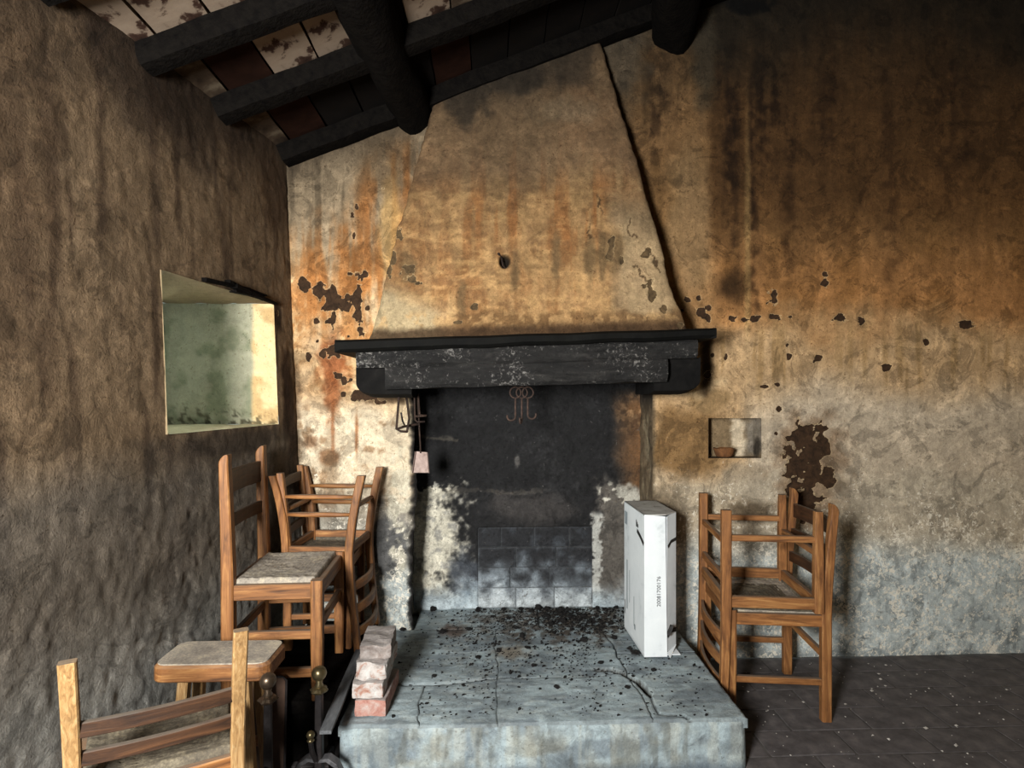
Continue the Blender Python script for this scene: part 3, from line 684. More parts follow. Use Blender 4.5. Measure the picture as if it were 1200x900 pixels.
# ------------------------------------------------------------------ roof: tiles, rafters, log purlins
def roof():
    c = bmesh.new()
    x0, x1, y0, y1 = -1.75, XR + .3, YREAR - .3, YB + .3
    lo = [(x0, y0, zroof(x0) + .03), (x1, y0, zroof(x1) + .03), (x1, y1, zroof(x1) + .03), (x0, y1, zroof(x0) + .03)]
    a = [c.verts.new(p) for p in lo]; b = [c.verts.new((p[0], p[1], p[2] + .12)) for p in lo]
    c.faces.new(a[::-1]); c.faces.new(b)
    for i in range(4): c.faces.new((a[i], a[(i + 1) % 4], b[(i + 1) % 4], b[i]))
    bmesh.ops.recalc_face_normals(c, faces=c.faces)
    ce = struct(obj('ceiling', c, M['rt_black']), 'sloping smoke blackened tiled roof', 'ceiling')
    rows = [(2.615, .085), (2.155, .075), (1.79, .07), (1.44, .07), (1.08, .07), (.72, .07), (.36, .07), (0.0, .07)]
    u = Vector((math.cos(SA), 0, math.sin(SA))); nrm = Vector((-math.sin(SA), 0, math.cos(SA)))
    words = ['first', 'second', 'third', 'fourth', 'fifth', 'sixth', 'seventh', 'eighth', 'ninth', 'tenth', 'eleventh', 'twelfth']
    for i, (y, wd) in enumerate(rows):
        xa = XL(2.25, y) + .012; xb = XR - .01
        L = (xb - xa) / math.cos(SA)
        bm = rough_box(0, L, -wd / 2, wd / 2, 0, RH, .026 if i < 4 else .2, .0045, 7, i + 3, .006)
        o = obj('rafter', bm, M['blackwood'])
        o.location = (xa, y - (.003 if i == 0 else 0), zraf(xa)); o.rotation_euler = (0, -SA, 0)
        tag(o, 'soot black squared rafter under the tiles, ' + ('against the fireplace wall' if i == 0 else words[i] + ' from the fireplace wall'), 'rafter', 'roof rafters')
    # tiles between rafters, only over the part of the roof in view
    rnd = random.Random(11); tw = .172; cache = {}
    edges = [r[0] for r in rows[:6]]
    pick = {(0, 0): 'rt_grey', (0, 1): 'rt_brown', (0, 2): 'rt_black', (1, 0): 'rt_grey', (1, 1): 'rt_brown', (1, 2): 'rt_white', (1, 3): 'rt_white', (1, 4): 'rt_black', (2, 0): 'rt_white', (2, 1): 'rt_white', (2, 2): 'rt_white', (2, 3): 'rt_black', (2, 4): 'rt_white', (1, 5): 'rt_white', (1, 6): 'rt_grey', (1, 7): 'rt_brown', (0, 3): 'rt_black', (0, 4): 'rt_black', (0, 5): 'rt_brown', (0, 6): 'rt_black'}
    for r in range(5):
        ya, yb = edges[r], edges[r + 1]
        ln = ya - yb - .004
        for k in range(15):
            m = pick.get((r, k)) or ('rt_black' if r == 0 else rnd.choice(['rt_black', 'rt_brown', 'rt_black', 'rt_grey']))
            key = (r, m, k % 3)
            if key not in cache:
                bm = rough_box(.002, tw - .004, -ln / 2, ln / 2, 0, .026, .06, .003, 10, k + r * 3, .003)
                me = bpy.data.meshes.new('roof_tile'); bm.to_mesh(me); bm.free(); me.materials.append(M[m]); cache[key] = me
            o = bpy.data.objects.new('roof_tile', cache[key]); COL.objects.link(o); o.parent = ce
            s = k * tw + .0
            p = Vector((XL(2.3, (ya + yb) / 2) - .05, (ya + yb) / 2, zraf(XL(2.3, (ya + yb) / 2) - .05))) + u * s + nrm * (RH + rnd.uniform(0, .004))
            o.location = p; o.rotation_euler = (rnd.uniform(-.01, .01), -SA, 0)
    # purlins: rough logs running from the chimney wall over the room
    def log(px, zc, rad, px2, label, seed):
        a = on_y(px, 100, YB + .06); a.z = zc
        q = on_y(px2, 0, 1.0); d = ray(px2, 0); s = (zc - EYE) / d.z; b = Vector((d.x * s, d.y * s, zc))
        t = (b - a).normalized(); end = a + t * ((YREAR - .1 - a.y) / t.y)
        m = 70; secs = []
        for i in range(m):
            f = i / (m - 1); p = a.lerp(end, f)
            r = rad * (1 + .10 * f)
            ring = []
            for j in range(22):
                an = 2 * math.pi * j / 22
                nn = mnoise.noise(Vector((math.cos(an) * 1.2 + seed, math.sin(an) * 1.2, f * 9))) * .14 + mnoise.noise(Vector((math.cos(an) * 4 + seed, math.sin(an) * 4, f * 26))) * .07
                ring.append(p + Vector((math.cos(an), 0, math.sin(an))) * r * (1 + nn))
            secs.append(ring)
        o = obj('purlin_log', loft(secs), M['blackwood'], smooth=True)
        tag(o, label, 'beam', 'log purlins under the roof')
    log(487, on_y(487, 158, YB).z + .088, .088, 424, 'blackened round log purlin beside the top left of the chimney hood', 1)
    log(789, on_y(789, 64, YB).z + .105, .105, 792, 'thick black round log purlin above the right of the chimney hood', 5)
roof()

# ------------------------------------------------------------------ the fireplace
fp = thing('fireplace', 'old walled fireplace with tapering plaster hood and charred wooden mantel', 'fireplace', (0.2, YB, 0))
FO = Vector(fp.location)
def adopt(o):
    o.parent = fp; o.matrix_parent_inverse = Matrix.Translation(-FO); return o
HYB, HYT = 2.355, 2.605            # hood front: foot and top
def hood():
    bl, br = on_y(430, 398, HYB), on_y(809, 386, HYB)
    tl, tr = on_y(513, 100, HYT), on_y(699, 34, HYT)
    tl.z += .012; tr.z += .012; bl.z -= .02; br.z -= .02
    nu, nv = 260, 250
    u = np.linspace(0, 1, nu)[:, None, None]; v = np.linspace(0, 1, nv)[None, :, None]
    P = (np.array(bl) * (1 - u) + np.array(br) * u) * (1 - v) + (np.array(tl) * (1 - u) + np.array(tr) * u) * v
    px, py = proj(P[..., 0], P[..., 1], P[..., 2])
    s = fbm(px / 9, py / 80, 6, 102); n = fbm(px / 40, py / 40, 7, 104); nf = fbm(px / 9, py / 9, 5, 106); nb = fbm(px / 90, py / 90, 4, 107); sh = fbm(px / 18, py / 6, 4, 108)
    c = np.empty(P.shape); c[:] = (172, 136, 92)
    c = mixc(c, (142, 102, 64), sst(.42, .64, n * .5 + s * .5) * .9)
    c = mixc(c, (206, 166, 112), sst(.5, .72, sh) * sst(150, 230, py) * .5)
    c = mixc(c, (160, 104, 58), (blob(px, py, 690, 270, 22, 90, .5, .5, 3, 22) + blob(px, py, 610, 230, 60, 60, .6, .5, 4, 26)) * sst(.42, .62, s) * .5)
    c = mixc(c, (120, 90, 62), sst(.54, .7, nf) * .35)
    # pale grey repaired corner low on the left, and the grey right flank
    c = mixc(c, (186, 168, 132), sst(0, 40, (py - 318) - (px - 440) * .35 + (n - .5) * 40) * (1 - sst(500, 560, px)) * .9)
    c = mixc(c, (168, 148, 116), sst(706, 730, px + (n - .5) * 30) * sst(200, 260, py) * .7)
    c = mixc(c, (150, 124, 96), (1 - sst(190, 240, py + (nb - .5) * 60)) * .6)
    t = 1 - sst(60, 150, py + (px - 510) * .22 + (nb - .5) * 90)
    c = mixc(c, (92, 80, 64), t * .9)
    c = mixc(c, (62, 54, 44), (blob(px, py, 600, 92, 34, 22, .3, .5, 5, 18) + blob(px, py, 545, 118, 26, 26, .4, .6, 6, 14)) * .75)
    c = mixc(c, (70, 60, 48), blob(px, py, 670, 70, 30, 30, .5, .5, 7, 16) * .7)
    c = mixc(c, (170, 150, 120), blob(px, py, 665, 130, 40, 14, .5, .6, 8, 12) * .4)
    top_dim = 0.60 + 0.40 * sst(90, 380, py + (nb - .5) * 160 + (s - .5) * 50)  # hood painted darker upwards: weaker light up there plus soot
    c = c * top_dim[..., None]
    for (x, y, rx, ry) in ((692, 300, 7, 24), (706, 302, 5, 26), (721, 300, 8, 22), (478, 318, 10, 16), (604, 318, 5, 22), (540, 350, 6, 20), (652, 300, 5, 30)):
        c = mixc(c, (104, 84, 58), blob(px, py, x, y, rx, ry, .5, .5, int(x) % 40, 9) * .75)
    c = mixc(c, (112, 84, 54), sst(366, 376, py + (n - .5) * 26 - (px - 560) * -.045) * sst(500, 540, px) * .8)
    c = mixc(c, (196, 158, 108), sst(.5, .6, nf) * sst(360, 372, py) * (1 - sst(380, 388, py)) * .6)
    c = mixc(c, (60, 44, 30), sst(382, 392, py + (px - 430) * .03 + (nf - .5) * 8) * .8)
    for pts, wd in (([(757, 292), (768, 306), (776, 318)], 1.2), ([(744, 312), (752, 322), (764, 330)], 1.4), ([(700, 230), (706, 246)], 1.2), ([(740, 258), (736, 270), (745, 276)], 1.0), ([(690, 262), (692, 280)], 1.0)):
        c = mixc(c, (62, 46, 30), (1 - sst(wd * .5, wd * 1.3, polydist(px + (fbm(px / 6, py / 6, 4, 201) - .5) * 11, py + (fbm(px / 6, py / 6, 4, 203) - .5) * 11, pts) + (nf - .5) * 2.5)) * .75)
    hole = np.sqrt(((px - 592) / 7.0) ** 2 + ((py - 307) / 9.0) ** 2) + (nf - .5) * .6
    c = mixc(c, (30, 24, 18), (1 - sst(.5, 1.1, hole)) * .95)
    spots = [(717, 283, 4, 6), (715, 298, 5, 8), (728, 306, 3, 5), (755, 296, 7, 4.5), (761, 332, 7, 5), (767, 344, 5, 10), (778, 362, 4, 4), (456, 318, 4, 9), (461, 302, 4, 8), (478, 316, 8, 7), (490, 332, 6, 5), (484, 326, 4, 7), (468, 272, 3.5, 9), (556, 360, 4, 3), (535, 378, 5, 2), (800, 380, 5, 4)]
    peel = peelfield(px, py, spots, 6)
    Yd = P[..., 1] + (fbm(px / 70, py / 70, 3, 111) - .5) * .030 + (fbm(px / 14, py / 14, 4, 112) - .5) * .010 + sst(.45, .55, peel) * .004 + (1 - sst(.3, 1.1, hole)) * .055
    # worn arrises
    e = np.minimum(u[..., 0] + 0 * v[..., 0], 1 - u[..., 0] + 0 * v[..., 0])
    Yd = Yd + np.exp(-e / .010) * .016
    X = P[..., 0] + (np.exp(-e / .03)) * (fbm(py / 16, u[..., 0] * 3 + py * 0, 3, 113) - .5) * .020
    kink = np.where(u[..., 0] > .5, 1, 0) * sst(290, 330, py) * np.exp(-(1 - u[..., 0]) / .08) * .018
    X = X - kink * sst(395, 330, py)
    P = np.stack([X, Yd, P[..., 2]], -1)
    # wrap the two flanks back to the wall
    steps = 12
    def flank(edge):
        f = np.linspace(0, 1, steps + 1)[1:, None]
        out = []
        for k in range(steps):
            q = edge.copy(); q[:, 1] = edge[:, 1] * (1 - f[k]) + (YB + .03) * f[k]; out.append(q)
        return np.stack(out, 0)
    L = flank(P[0])[::-1]; Rr = flank(P[-1])
    PP = np.concatenate([L, P, Rr], 0)
    side = np.empty((steps, nv, 3)); side[:] = (120, 98, 70)
    CC = np.concatenate([np.repeat(c[:1], steps, 0) * .8 + side * .2, c, np.repeat(c[-1:], steps, 0) * .8 + side * .2], 0)
    PE = np.concatenate([np.repeat(peel[:1] * 0, steps, 0), peel, np.repeat(peel[-1:] * 0, steps, 0)], 0)
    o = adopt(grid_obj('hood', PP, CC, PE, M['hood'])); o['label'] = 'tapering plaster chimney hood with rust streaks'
hood()

def fireback():
    xs = np.linspace(OPX0 - .08, OPX1 + .03, 250); zs = np.linspace(.08, 1.62, 330)
    X, Z = np.meshgrid(xs, zs, indexing='ij'); Y = np.full_like(X, YF)
    px, py = proj(X, Y, Z)
    n = fbm(px / 30, py / 30, 5, 121); nf = fbm(px / 7, py / 7, 4, 122); nb = fbm(px / 80, py / 80, 4, 123); s = fbm(px / 8, py / 50, 4, 124)
    def paint(px, py, n, nf, nb, s):
        c = np.empty(px.shape + (3,)); c[:] = (25, 25, 26)
        ng = fbm(px / 3.2, py / 3.2, 4, 127)
        c = mixc(c, (46, 46, 47), sst(.50, .72, n * .6 + ng * .4) * .8)
        c = mixc(c, (20, 20, 21), blob(px, py, 530, 545, 40, 60, .5, .4, 3, 24) * .7)
        c = mixc(c, (66, 62, 60), blob(px, py, 622, 595, 50, 20, .4, .4, 4, 20) * .8)
        lp = sst(-4, 24, 544 - px + (nf - .5) * 40 + (ng - .5) * 18 + (n - .5) * 60) * sst(566, 574, py + (nf - .5) * 24 + (ng - .5) * 16)
        c = mixc(c, (222, 216, 196), lp * .97)
        c = mixc(c, (120, 120, 118), lp * sst(.56, .72, nf) * .6)
        c = mixc(c, (78, 84, 92), blob(px, py, 545, 672, 17, 22, .5, .5, 5, 12) * .85)
        rb = sst(0, 42, px - 712 + (n - .5) * 36 + (540 - py) * .08) * sst(452, 478, py) * (1 - sst(560, 600, py))
        c = mixc(c, (128, 92, 58), rb * 1.0)
        c = mixc(c, (166, 130, 92), rb * sst(.5, .62, nf) * (1 - sst(495, 510, py)) * .9)
        rp = sst(0, 12, px - 694 + (nf - .5) * 22 + (py - 600) * 0) * sst(562, 580, py + (nf - .5) * 20 + (735 - px) * .3)
        c = mixc(c, (110, 104, 96), rp * .9)
        c = mixc(c, (206, 202, 188), rp * sst(.4, .6, blob(px, py, 745, 574, 34, 13, .5, .9, 6, 7) + (ng - .5) * .5))
        c = mixc(c, (206, 206, 198), (1 - sst(3, 7, np.abs(px - 699 + (nf - .5) * 9 + (ng - .5) * 10))) * sst(596, 606, py) * .9)
        bt = sst(672, 705, py + (n - .5) * 34 + (nf - .5) * 12)
        c = mixc(c, (192, 206, 212), bt * .95)
        c = mixc(c, (116, 132, 144), bt * sst(.5, .68, n) * .7)
        c = mixc(c, (190, 176, 150), (1 - sst(1.0, 3.0, polydist(px, py, [(495, 512), (512, 514), (535, 516)]) + (nf - .5) * 8)) * .3)
        c = mixc(c, (150, 140, 124), (1 - sst(.8, 3.0, polydist(px, py, [(518, 576), (560, 574), (600, 578), (640, 574)]) + (nf - .5) * 9)) * .25)
        c = mixc(c, (120, 116, 112), blob(px, py, 606, 540, 3, 7, .4, .5, 7, 5) * .7)
        return c
    c = paint(px, py, n, nf, nb, s)
    Yd = Y + (fbm(px / 40, py / 40, 4, 125) - .5) * .03 + (fbm(px / 8, py / 8, 4, 126) - .5) * .012
    # the lower plaster is thicker to either side of the brick panel and above it
    b0, b1 = on_y(560, 714, YF), on_y(694, 617, YF)
    inb = (X > b0.x) & (X < b1.x) & (Z < b1.z)
    Yd = np.where(inb, Y + .006, Yd - .006); c = np.where(inb[..., None], c * .5 + 45, c)
    fb = o = adopt(grid_obj('fireback', np.stack([X, Yd, Z], -1), c, np.zeros(X.shape), M['soot']))
    o['label'] = 'soot blackened back of the fireplace'
    # firebrick panel: four courses, broken joints
    H = (b1.z - HZ + .004) / 4; W = b1.x - b0.x
    cuts = [[0, .33, .665, 1.0], [0, .28, .62, 1.0], [0, .33, .68, 1.0], [0, .20, .49, .80, 1.0]]
    for r in range(4):
        for a, b in zip(cuts[r][:-1], cuts[r][1:]):
            x0, x1 = b0.x + a * W + .0015, b0.x + b * W - .0015
            z0, z1 = HZ - .004 + r * H + .0015, HZ - .004 + (r + 1) * H - .0015
            nu, nv = 26, 16
            u, v = np.meshgrid(np.linspace(x0, x1, nu), np.linspace(z0, z1, nv), indexing='ij')
            e = np.minimum(np.minimum(u - x0, x1 - u), np.minimum(v - z0, z1 - v))
            yy = YF - .002 + .004 * np.exp(-e / .002) + (fbm(u * 60, v * 60, 3, r) - .5) * .004 + random.Random(int(a * 100) + r * 7).uniform(-.003, .003)
            qx, qy = proj(u, yy, v)
            cc = np.empty(u.shape + (3,)); cc[:] = (40, 41, 44)
            nn = fbm(qx / 14, qy / 14, 4, 131); n5 = fbm(qx / 6, qy / 6, 4, 133)
            cc = mixc(cc, (62, 66, 72), sst(.5, .7, nn) * .7)
            ash = sst(640, 712, qy + (nn - .5) * 70 + (n5 - .5) * 20)
            cc = mixc(cc, (158, 170, 178), ash * .92)
            cc = mixc(cc, (214, 222, 224), sst(682, 704, qy + (nn - .5) * 30) * .75)
            cc = mixc(cc, (120, 128, 134), (1 - sst(.0010, .0030, e)) * .30)
            grid_obj('brick', np.stack([u, yy, v], -1), cc, np.zeros(u.shape), M['soot'], fb)
    # inner sides and the throat of the flue
    for X_, rgb, k in ((OPX0 - .034, (24, 22, 21), 0), (OPX1 + .006, (112, 96, 74), 1)):
        ys = np.linspace(YB + .010 * (1 - k), YF + .02, 30); zs = np.linspace(.05, 1.60, 160)
        Y, Z = np.meshgrid(ys, zs, indexing='ij'); X = np.full_like(Y, X_)
        nn = fbm(Y * 30, Z * 12, 4, 141 + k); nj = fbm(Y * 12, Z * 14, 3, 151)
        c = np.empty(X.shape + (3,)); c[:] = rgb
        c = mixc(c, (150, 138, 112) if k else (74, 66, 56), sst(.55, .72, nn) * .7)
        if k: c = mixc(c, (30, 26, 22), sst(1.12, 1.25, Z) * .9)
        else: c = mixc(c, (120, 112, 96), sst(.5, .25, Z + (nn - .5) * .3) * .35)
        X = X + (nn - .5) * .012 + (.02 * (nj - .5))
        o = adopt(grid_obj('fireplace_side', np.stack([X, Y, Z], -1), c, np.zeros(X.shape), M['soot']))
    adopt(box_obj('flue_throat', OPX0 - .02, OPX1 + .02, 2.56, YF + .03, 1.60, 1.64, M['blackwood']))
fireback()

# mantel shelf, beam and corbels
def mantel():
    # shelf, sagging towards the left
    yf, yb = 2.285, YB - .012
    l0, l1 = on_y(392, 413, yf), on_y(840, 396, yf); t0, t1 = on_y(392, 398, yf), on_y(840, 384, yf)
    secs = []; m = 60
    for i in range(m + 1):
        f = i / m; b = l0.lerp(l1, f); t = t0.lerp(t1, f); w_ = mnoise.noise(Vector((f * 9, 1, 2))) * .004; w2 = mnoise.noise(Vector((f * 14, 5, 2))) * .006
        zb, zt = b.z + w_, t.z + w_ * .5
        k = .012 * (1 - math.exp(-min(f, 1 - f) / .006)) + .004
        secs.append([Vector((b.x, yb, zb)), Vector((b.x, yf + k + w2, zb)), Vector((b.x, yf + w2, zb + .012)), Vector((b.x, yf + w2, zt - .010)), Vector((b.x, yf + k + w2, zt)), Vector((b.x, yb, zt))])
    bm = loft(secs)
    o = adopt(obj('mantel_shelf', bm, M['shelf'])); o['label'] = 'black sooty wooden mantel shelf'
    # beam: full-length upper part, shorter lower part
    yf2 = 2.325
    a0, a1 = on_y(417, 408, yf2), on_y(818, 397, yf2)
    m0, m1 = on_y(417, 431, yf2), on_y(818, 419, yf2)
    c0, c1 = on_y(451, 456, yf2), on_y(783, 447, yf2)
    def beamloft(pts_top0, pts_top1, pts_bot0, pts_bot1, y0, y1, seed):
        secs = []; m = 90; rows = 7
        for i in range(m + 1):
            f = i / m; t = pts_top0.lerp(pts_top1, f); b = pts_bot0.lerp(pts_bot1, f)
            ring = []
            for k in range(rows + 1):
                g = k / rows; p = b.lerp(t, g)
                e = min(g, 1 - g) * (t.z - b.z)
                nn = mnoise.noise(Vector((p.x * 7, seed, p.z * 22))) * .010 + mnoise.noise(Vector((p.x * 26, seed, p.z * 60))) * .005
                ring.append(Vector((p.x, y0 + nn + .012 * math.exp(-e / .008), p.z + (mnoise.noise(Vector((p.x * 8, seed + 4, 0))) * .006 if k == 0 else 0))))
            ring += [Vector((t.x, y1, t.z)), Vector((b.x, y1, b.z))]
            secs.append(ring)
        return loft(secs)
    bm = join(beamloft(a0, a1, m0, m1, yf2, 2.50, 1), beamloft(on_y(451, 428, yf2), on_y(783, 417, yf2), c0, c1, yf2 + .001, 2.499, 1))
    o = adopt(obj('mantel_beam', bm, M['char'], smooth=False)); o['label'] = 'charred black wooden lintel beam with pale flakes'
    # corbels with a rounded outer foot
    for side, (xa, xb, zt, zb) in enumerate(((417, 482, 431, 466), (766, 821, 419, 462))):
        yf3 = 2.372
        p0, p1 = on_y(xa, zb, yf3), on_y(xb, zt, yf3)
        x0, x1, z0, z1 = p0.x, p1.x, p0.z, p1.z
        R = .07; prof = []
        outer = x0 if side == 0 else x1; inner = x1 if side == 0 else x0; sg = 1 if side == 0 else -1
        prof.append((inner, z1)); prof.append((outer, z1))
        prof.append((outer, z0 + R * .7))
        for k in range(1, 9):
            an = k / 8 * math.pi / 2
            prof.append((outer + sg * R * (1 - math.cos(an)), z0 + R * .7 * (1 - math.sin(an))))
        prof.append((inner, z0))
        secs = []; nY = 14
        for j in range(nY + 1):
            f = j / nY; y = yf3 + (YB + .01 - yf3) * f
            rise = .05 * max(0, 1 - f / .35) ** 2 * .6
            ring = []
            for (x, z) in prof:
                zz = z + (rise if z < z1 - .001 else 0) * (1 - (z - z0) / max(1e-4, z1 - z0)) * .5
                nn = mnoise.noise_vector(Vector((x * 16, y * 16, zz * 16 + side * 5))) * .004
                ring.append(Vector((x, y, zz)) + nn)
            secs.append(ring)
        o = adopt(obj('corbel', loft(secs), M['corbel'])); o['label'] = 'blackened rounded corbel under the beam end'
mantel()

# ------------------------------------------------------------------ the hearth platform
he = thing('hearth', 'raised grey stone hearth platform scattered with charcoal', 'hearth', ((HX0 + HX1) / 2, HY0, 0))
HO = Vector(he.location)
def hadopt(o):
    o.parent = he; o.matrix_parent_inverse = Matrix.Translation(-HO); return o
CR1 = [tuple(on_z(*p, HZ))[:2] for p in ((700, 784), (716, 784), (730, 788), (746, 796), (754, 803), (761, 812))]
CR2 = [tuple(on_z(*p, HZ))[:2] for p in ((761, 812), (766, 824), (772, 836), (786, 837), (800, 838), (810, 843), (818, 848), (834, 852))]
def hearth_paint(X, Y, Z, front):
    px, py = proj(X, Y, Z)
    n = fbm(X * 8, Y * 14 + Z * 14, 5, 161); nf = fbm(X * 45, Y * 45 + Z * 45, 4, 162); nb = fbm(X * 3, Y * 3 + Z * 3, 4, 163); hs = fbm(X * 6, Y * 60, 4, 164)
    c = np.empty(X.shape + (3,)); c[:] = (146, 160, 164)
    c = mixc(c, (98, 108, 114), sst(.45, .65, n) * .7)
    c = mixc(c, (152, 158, 154), sst(.55, .72, nb * .4 + nf * .6) * .5)
    if front:
        v = fbm(X * 30, Z * 5, 4, 165)
        c = mixc(c, (164, 168, 160), sst(.48, .66, v) * .5)
        c = mixc(c, (116, 106, 84), sst(.52, .70, fbm(X * 5, Z * 9, 4, 166)) * sst(.16, .08, Z) * .35)
        c = mixc(c, (84, 84, 76), sst(.56, .7, fbm(X * 34, Z * 6, 4, 167)) * .4)
        c = mixc(c, (70, 80, 90), sst(.04, .0, Z) * .6)
    else:
        c = mixc(c, (116, 124, 126), sst(.5, .65, hs) * .3)
        c = mixc(c, (160, 168, 166), sst(.60, .72, fbm(X * 9, Y * 40, 4, 168)) * .35)
        # trodden ash and dirt left in front of the fire
        ash = blob(px, py, 668, 728, 95, 24, .6, .6, 9, 14)
        c = mixc(c, (72, 64, 56), ash * sst(.36, .58, nf) * .9)
        c = mixc(c, (66, 48, 38), blob(px, py, 532, 738, 14, 7, .5, .5, 10, 6) * .7)
        c = mixc(c, (120, 104, 84), blob(px, py, 600, 764, 18, 7, .5, .5, 11, 7) * .6)
        d1 = polydist(X, Y, CR1) + (nf - .5) * .006; d2 = polydist(X, Y, CR2) + (nf - .5) * .004
        c = mixc(c, (44, 39, 33), (1 - sst(.008, .017, d1)) * .95)
        c = mixc(c, (40, 40, 40), (1 - sst(.001, .006, d2)) * .9)
        c = mixc(c, (158, 164, 160), (1 - sst(.018, .028, d1)) * sst(.014, .018, d1) * .3)
    return c
def hearth():
    T = .034
    # body: front with softened corners, sides
    r = .03; zs = np.linspace(0, HZ - .007, 34)
    path = []
    for t in np.linspace(YB - .01, HY0 + r, 40)[:-1]: path.append((HX0, t))
    for k in range(9): an = k / 8 * math.pi / 2; path.append((HX0 + r * (1 - math.cos(an)), HY0 + r * (1 - math.sin(an))))
    for t in np.linspace(HX0 + r, HX1 - r, 220)[1:-1]: path.append((t, HY0))
    for k in range(9): an = k / 8 * math.pi / 2; path.append((HX1 - r * (1 - math.sin(an)), HY0 + r * (1 - math.cos(an))))
    for t in np.linspace(HY0 + r, YB - .01, 40)[1:]: path.append((HX1, t))
    path = np.array(path)
    X = np.repeat(path[:, :1], len(zs), 1); Y = np.repeat(path[:, 1:], len(zs), 1); Z = np.repeat(zs[None], len(path), 0)
    nn = (fbm(X * 9, Z * 9 + Y * 9, 4, 171) - .5) * .016 + (fbm(X * 50, Z * 50, 3, 172) - .5) * .005
    topin = sst(HZ - .022, HZ - .007, Z) ** 2 * .012
    flare = (1 - Z / HZ) * .010
    Yd = Y + (nn * .7 + topin - flare - .006) * (Y < HY0 + .02); Xd = X + (Y >= HY0 + .02) * (nn * .4) * np.where(X < 0, 1, -1)
    o = hadopt(grid_obj('hearth_body', np.stack([Xd, Yd, Z], -1), hearth_paint(X, Y, Z, True), np.zeros(X.shape), M['stone'], gain=.9))
    hadopt(box_obj('hearth_core', HX0 + .02, HX1 - .02, HY0 + .03, YF, .0, HZ - .03, M['joint']))
    # slabs: corner quads given as (x, y)
    yb = YB - .004
    Q = [((HX0, HY0), (-.232, HY0), (-.238, 2.135), (HX0, 2.15)),
         ((-.229, HY0), (.022, HY0), (.026, 2.175), (-.235, 2.137)),
         ((.025, HY0), (.530, HY0), (.520, 2.205), (.029, 2.178)),
         ((.533, HY0), (HX1, HY0), (HX1, 2.375), (.520, 2.36)),
         ((HX0, 2.152), (.026, 2.1785), (.03, yb), (HX0, yb)),
         ((.029, 2.182), (.518, 2.209), (.50, yb), (.033, yb)),
         ((.521, 2.364), (HX1, 2.379), (HX1, yb), (.503, yb)),
         ((OPX0 + .004, yb + .005), (.22, yb + .005), (.23, YF), (OPX0 + .004, YF)),
         ((.226, yb + .005), (OPX1 - .004, yb + .005), (OPX1 - .004, YF), (.236, YF))]
    for i, q in enumerate(Q):
        q = np.array(q); q = q + np.sign(q - q.mean(0)) * .0012; w_ = np.linalg.norm(q[1] - q[0]); d_ = np.linalg.norm(q[3] - q[0])
        nu, nv = max(8, int(w_ / .0065)), max(8, int(d_ / .0065))
        u = np.linspace(0, 1, nu)[:, None, None]; v = np.linspace(0, 1, nv)[None, :, None]
        XY = (q[0] * (1 - u) + q[1] * u) * (1 - v) + (q[3] * (1 - u) + q[2] * u) * v
        X, Y = XY[..., 0], XY[..., 1]
        inn = sst(HY0, HY0 + .05, Y) * sst(HX0, HX0 + .05, X) * sst(HX1, HX1 - .05, X) * sst(yb, yb - .05, Y)
        X, Y = X + inn * (fbm(Y * 9, X * 3, 4, 186) - .5) * .045, Y + inn * (fbm(X * 7, Y * 3, 4, 187) - .5) * .05
        uu = u[..., 0] + 0 * v[..., 0]; vv = v[..., 0] + 0 * u[..., 0]
        e = np.minimum(np.minimum(uu, 1 - uu) * w_, np.minimum(vv, 1 - vv) * d_)
        wob = (fbm(X * 30, Y * 30, 3, 181) - .5)
        rim = np.exp(-e / .0025)
        Z = HZ - .003 + (fbm(X * 6, Y * 6, 4, 182) - .5) * .008 + (fbm(X * 12, Y * 60, 3, 183) - .5) * .004 - rim * np.clip(.001 + .009 * wob, 0, .006)
        d1 = polydist(X, Y, CR1) + (fbm(X * 60, Y * 60, 3, 184) - .5) * .008; d2 = polydist(X, Y, CR2)
        Z = Z - .026 * (1 - sst(.004, .016, d1)) - .008 * (1 - sst(.001, .006, d2)) + random.Random(i).uniform(-.002, .002)
        c = hearth_paint(X, Y, np.full_like(X, HZ), False)
        c = mixc(c, (84, 88, 88), np.exp(-e / .003) * .35)
        # turn the rim down into the joint
        XYZ = np.stack([X, Y, Z], -1)
        P = np.pad(XYZ, ((1, 1), (1, 1), (0, 0)), mode='edge'); C = np.pad(c, ((1, 1), (1, 1), (0, 0)), mode='edge')
        P[0, :, 2] = P[-1, :, 2] = HZ - T; P[:, 0, 2] = P[:, -1, 2] = HZ - T
        o = hadopt(grid_obj('slab', P, C, np.zeros(P.shape[:2]), M['stone'], gain=.95))
hearth()

# ------------------------------------------------------------------ chairs
def rush_seat(x0, x1, wf, wbk, z, amp=.004, sag=.012, n=56):
    """woven seat: strands run parallel to each rail and meet on the diagonals"""
    u, v = np.meshgrid(np.linspace(-1, 1, n), np.linspace(-1, 1, n), indexing='ij')
    xx = (x0 + x1) / 2 + u * (x1 - x0) / 2
    wd = wbk + (wf - wbk) * (u + 1) / 2
    yy = v * wd / 2
    r = np.maximum(np.abs(u), np.abs(v))
    strand = np.where(np.abs(u) > np.abs(v), u, v) * 17
    h = z + .012 - sag * (1 - r ** 2) + np.abs(np.sin(strand * math.pi)) * amp + (fbm(u * 9 + z * 7, v * 9, 3, 191) - .5) * amp * 1.5
    h = h - .022 * sst(.93, 1.0, r) ** 2
    P = np.stack([xx, yy, h], -1)
    P2 = np.pad(P, ((1, 1), (1, 1), (0, 0)), mode='edge')
    P2[0, :, 2] = P2[-1, :, 2] = z - .025; P2[:, 0, 2] = P2[:, -1, 2] = z - .025
    return P2
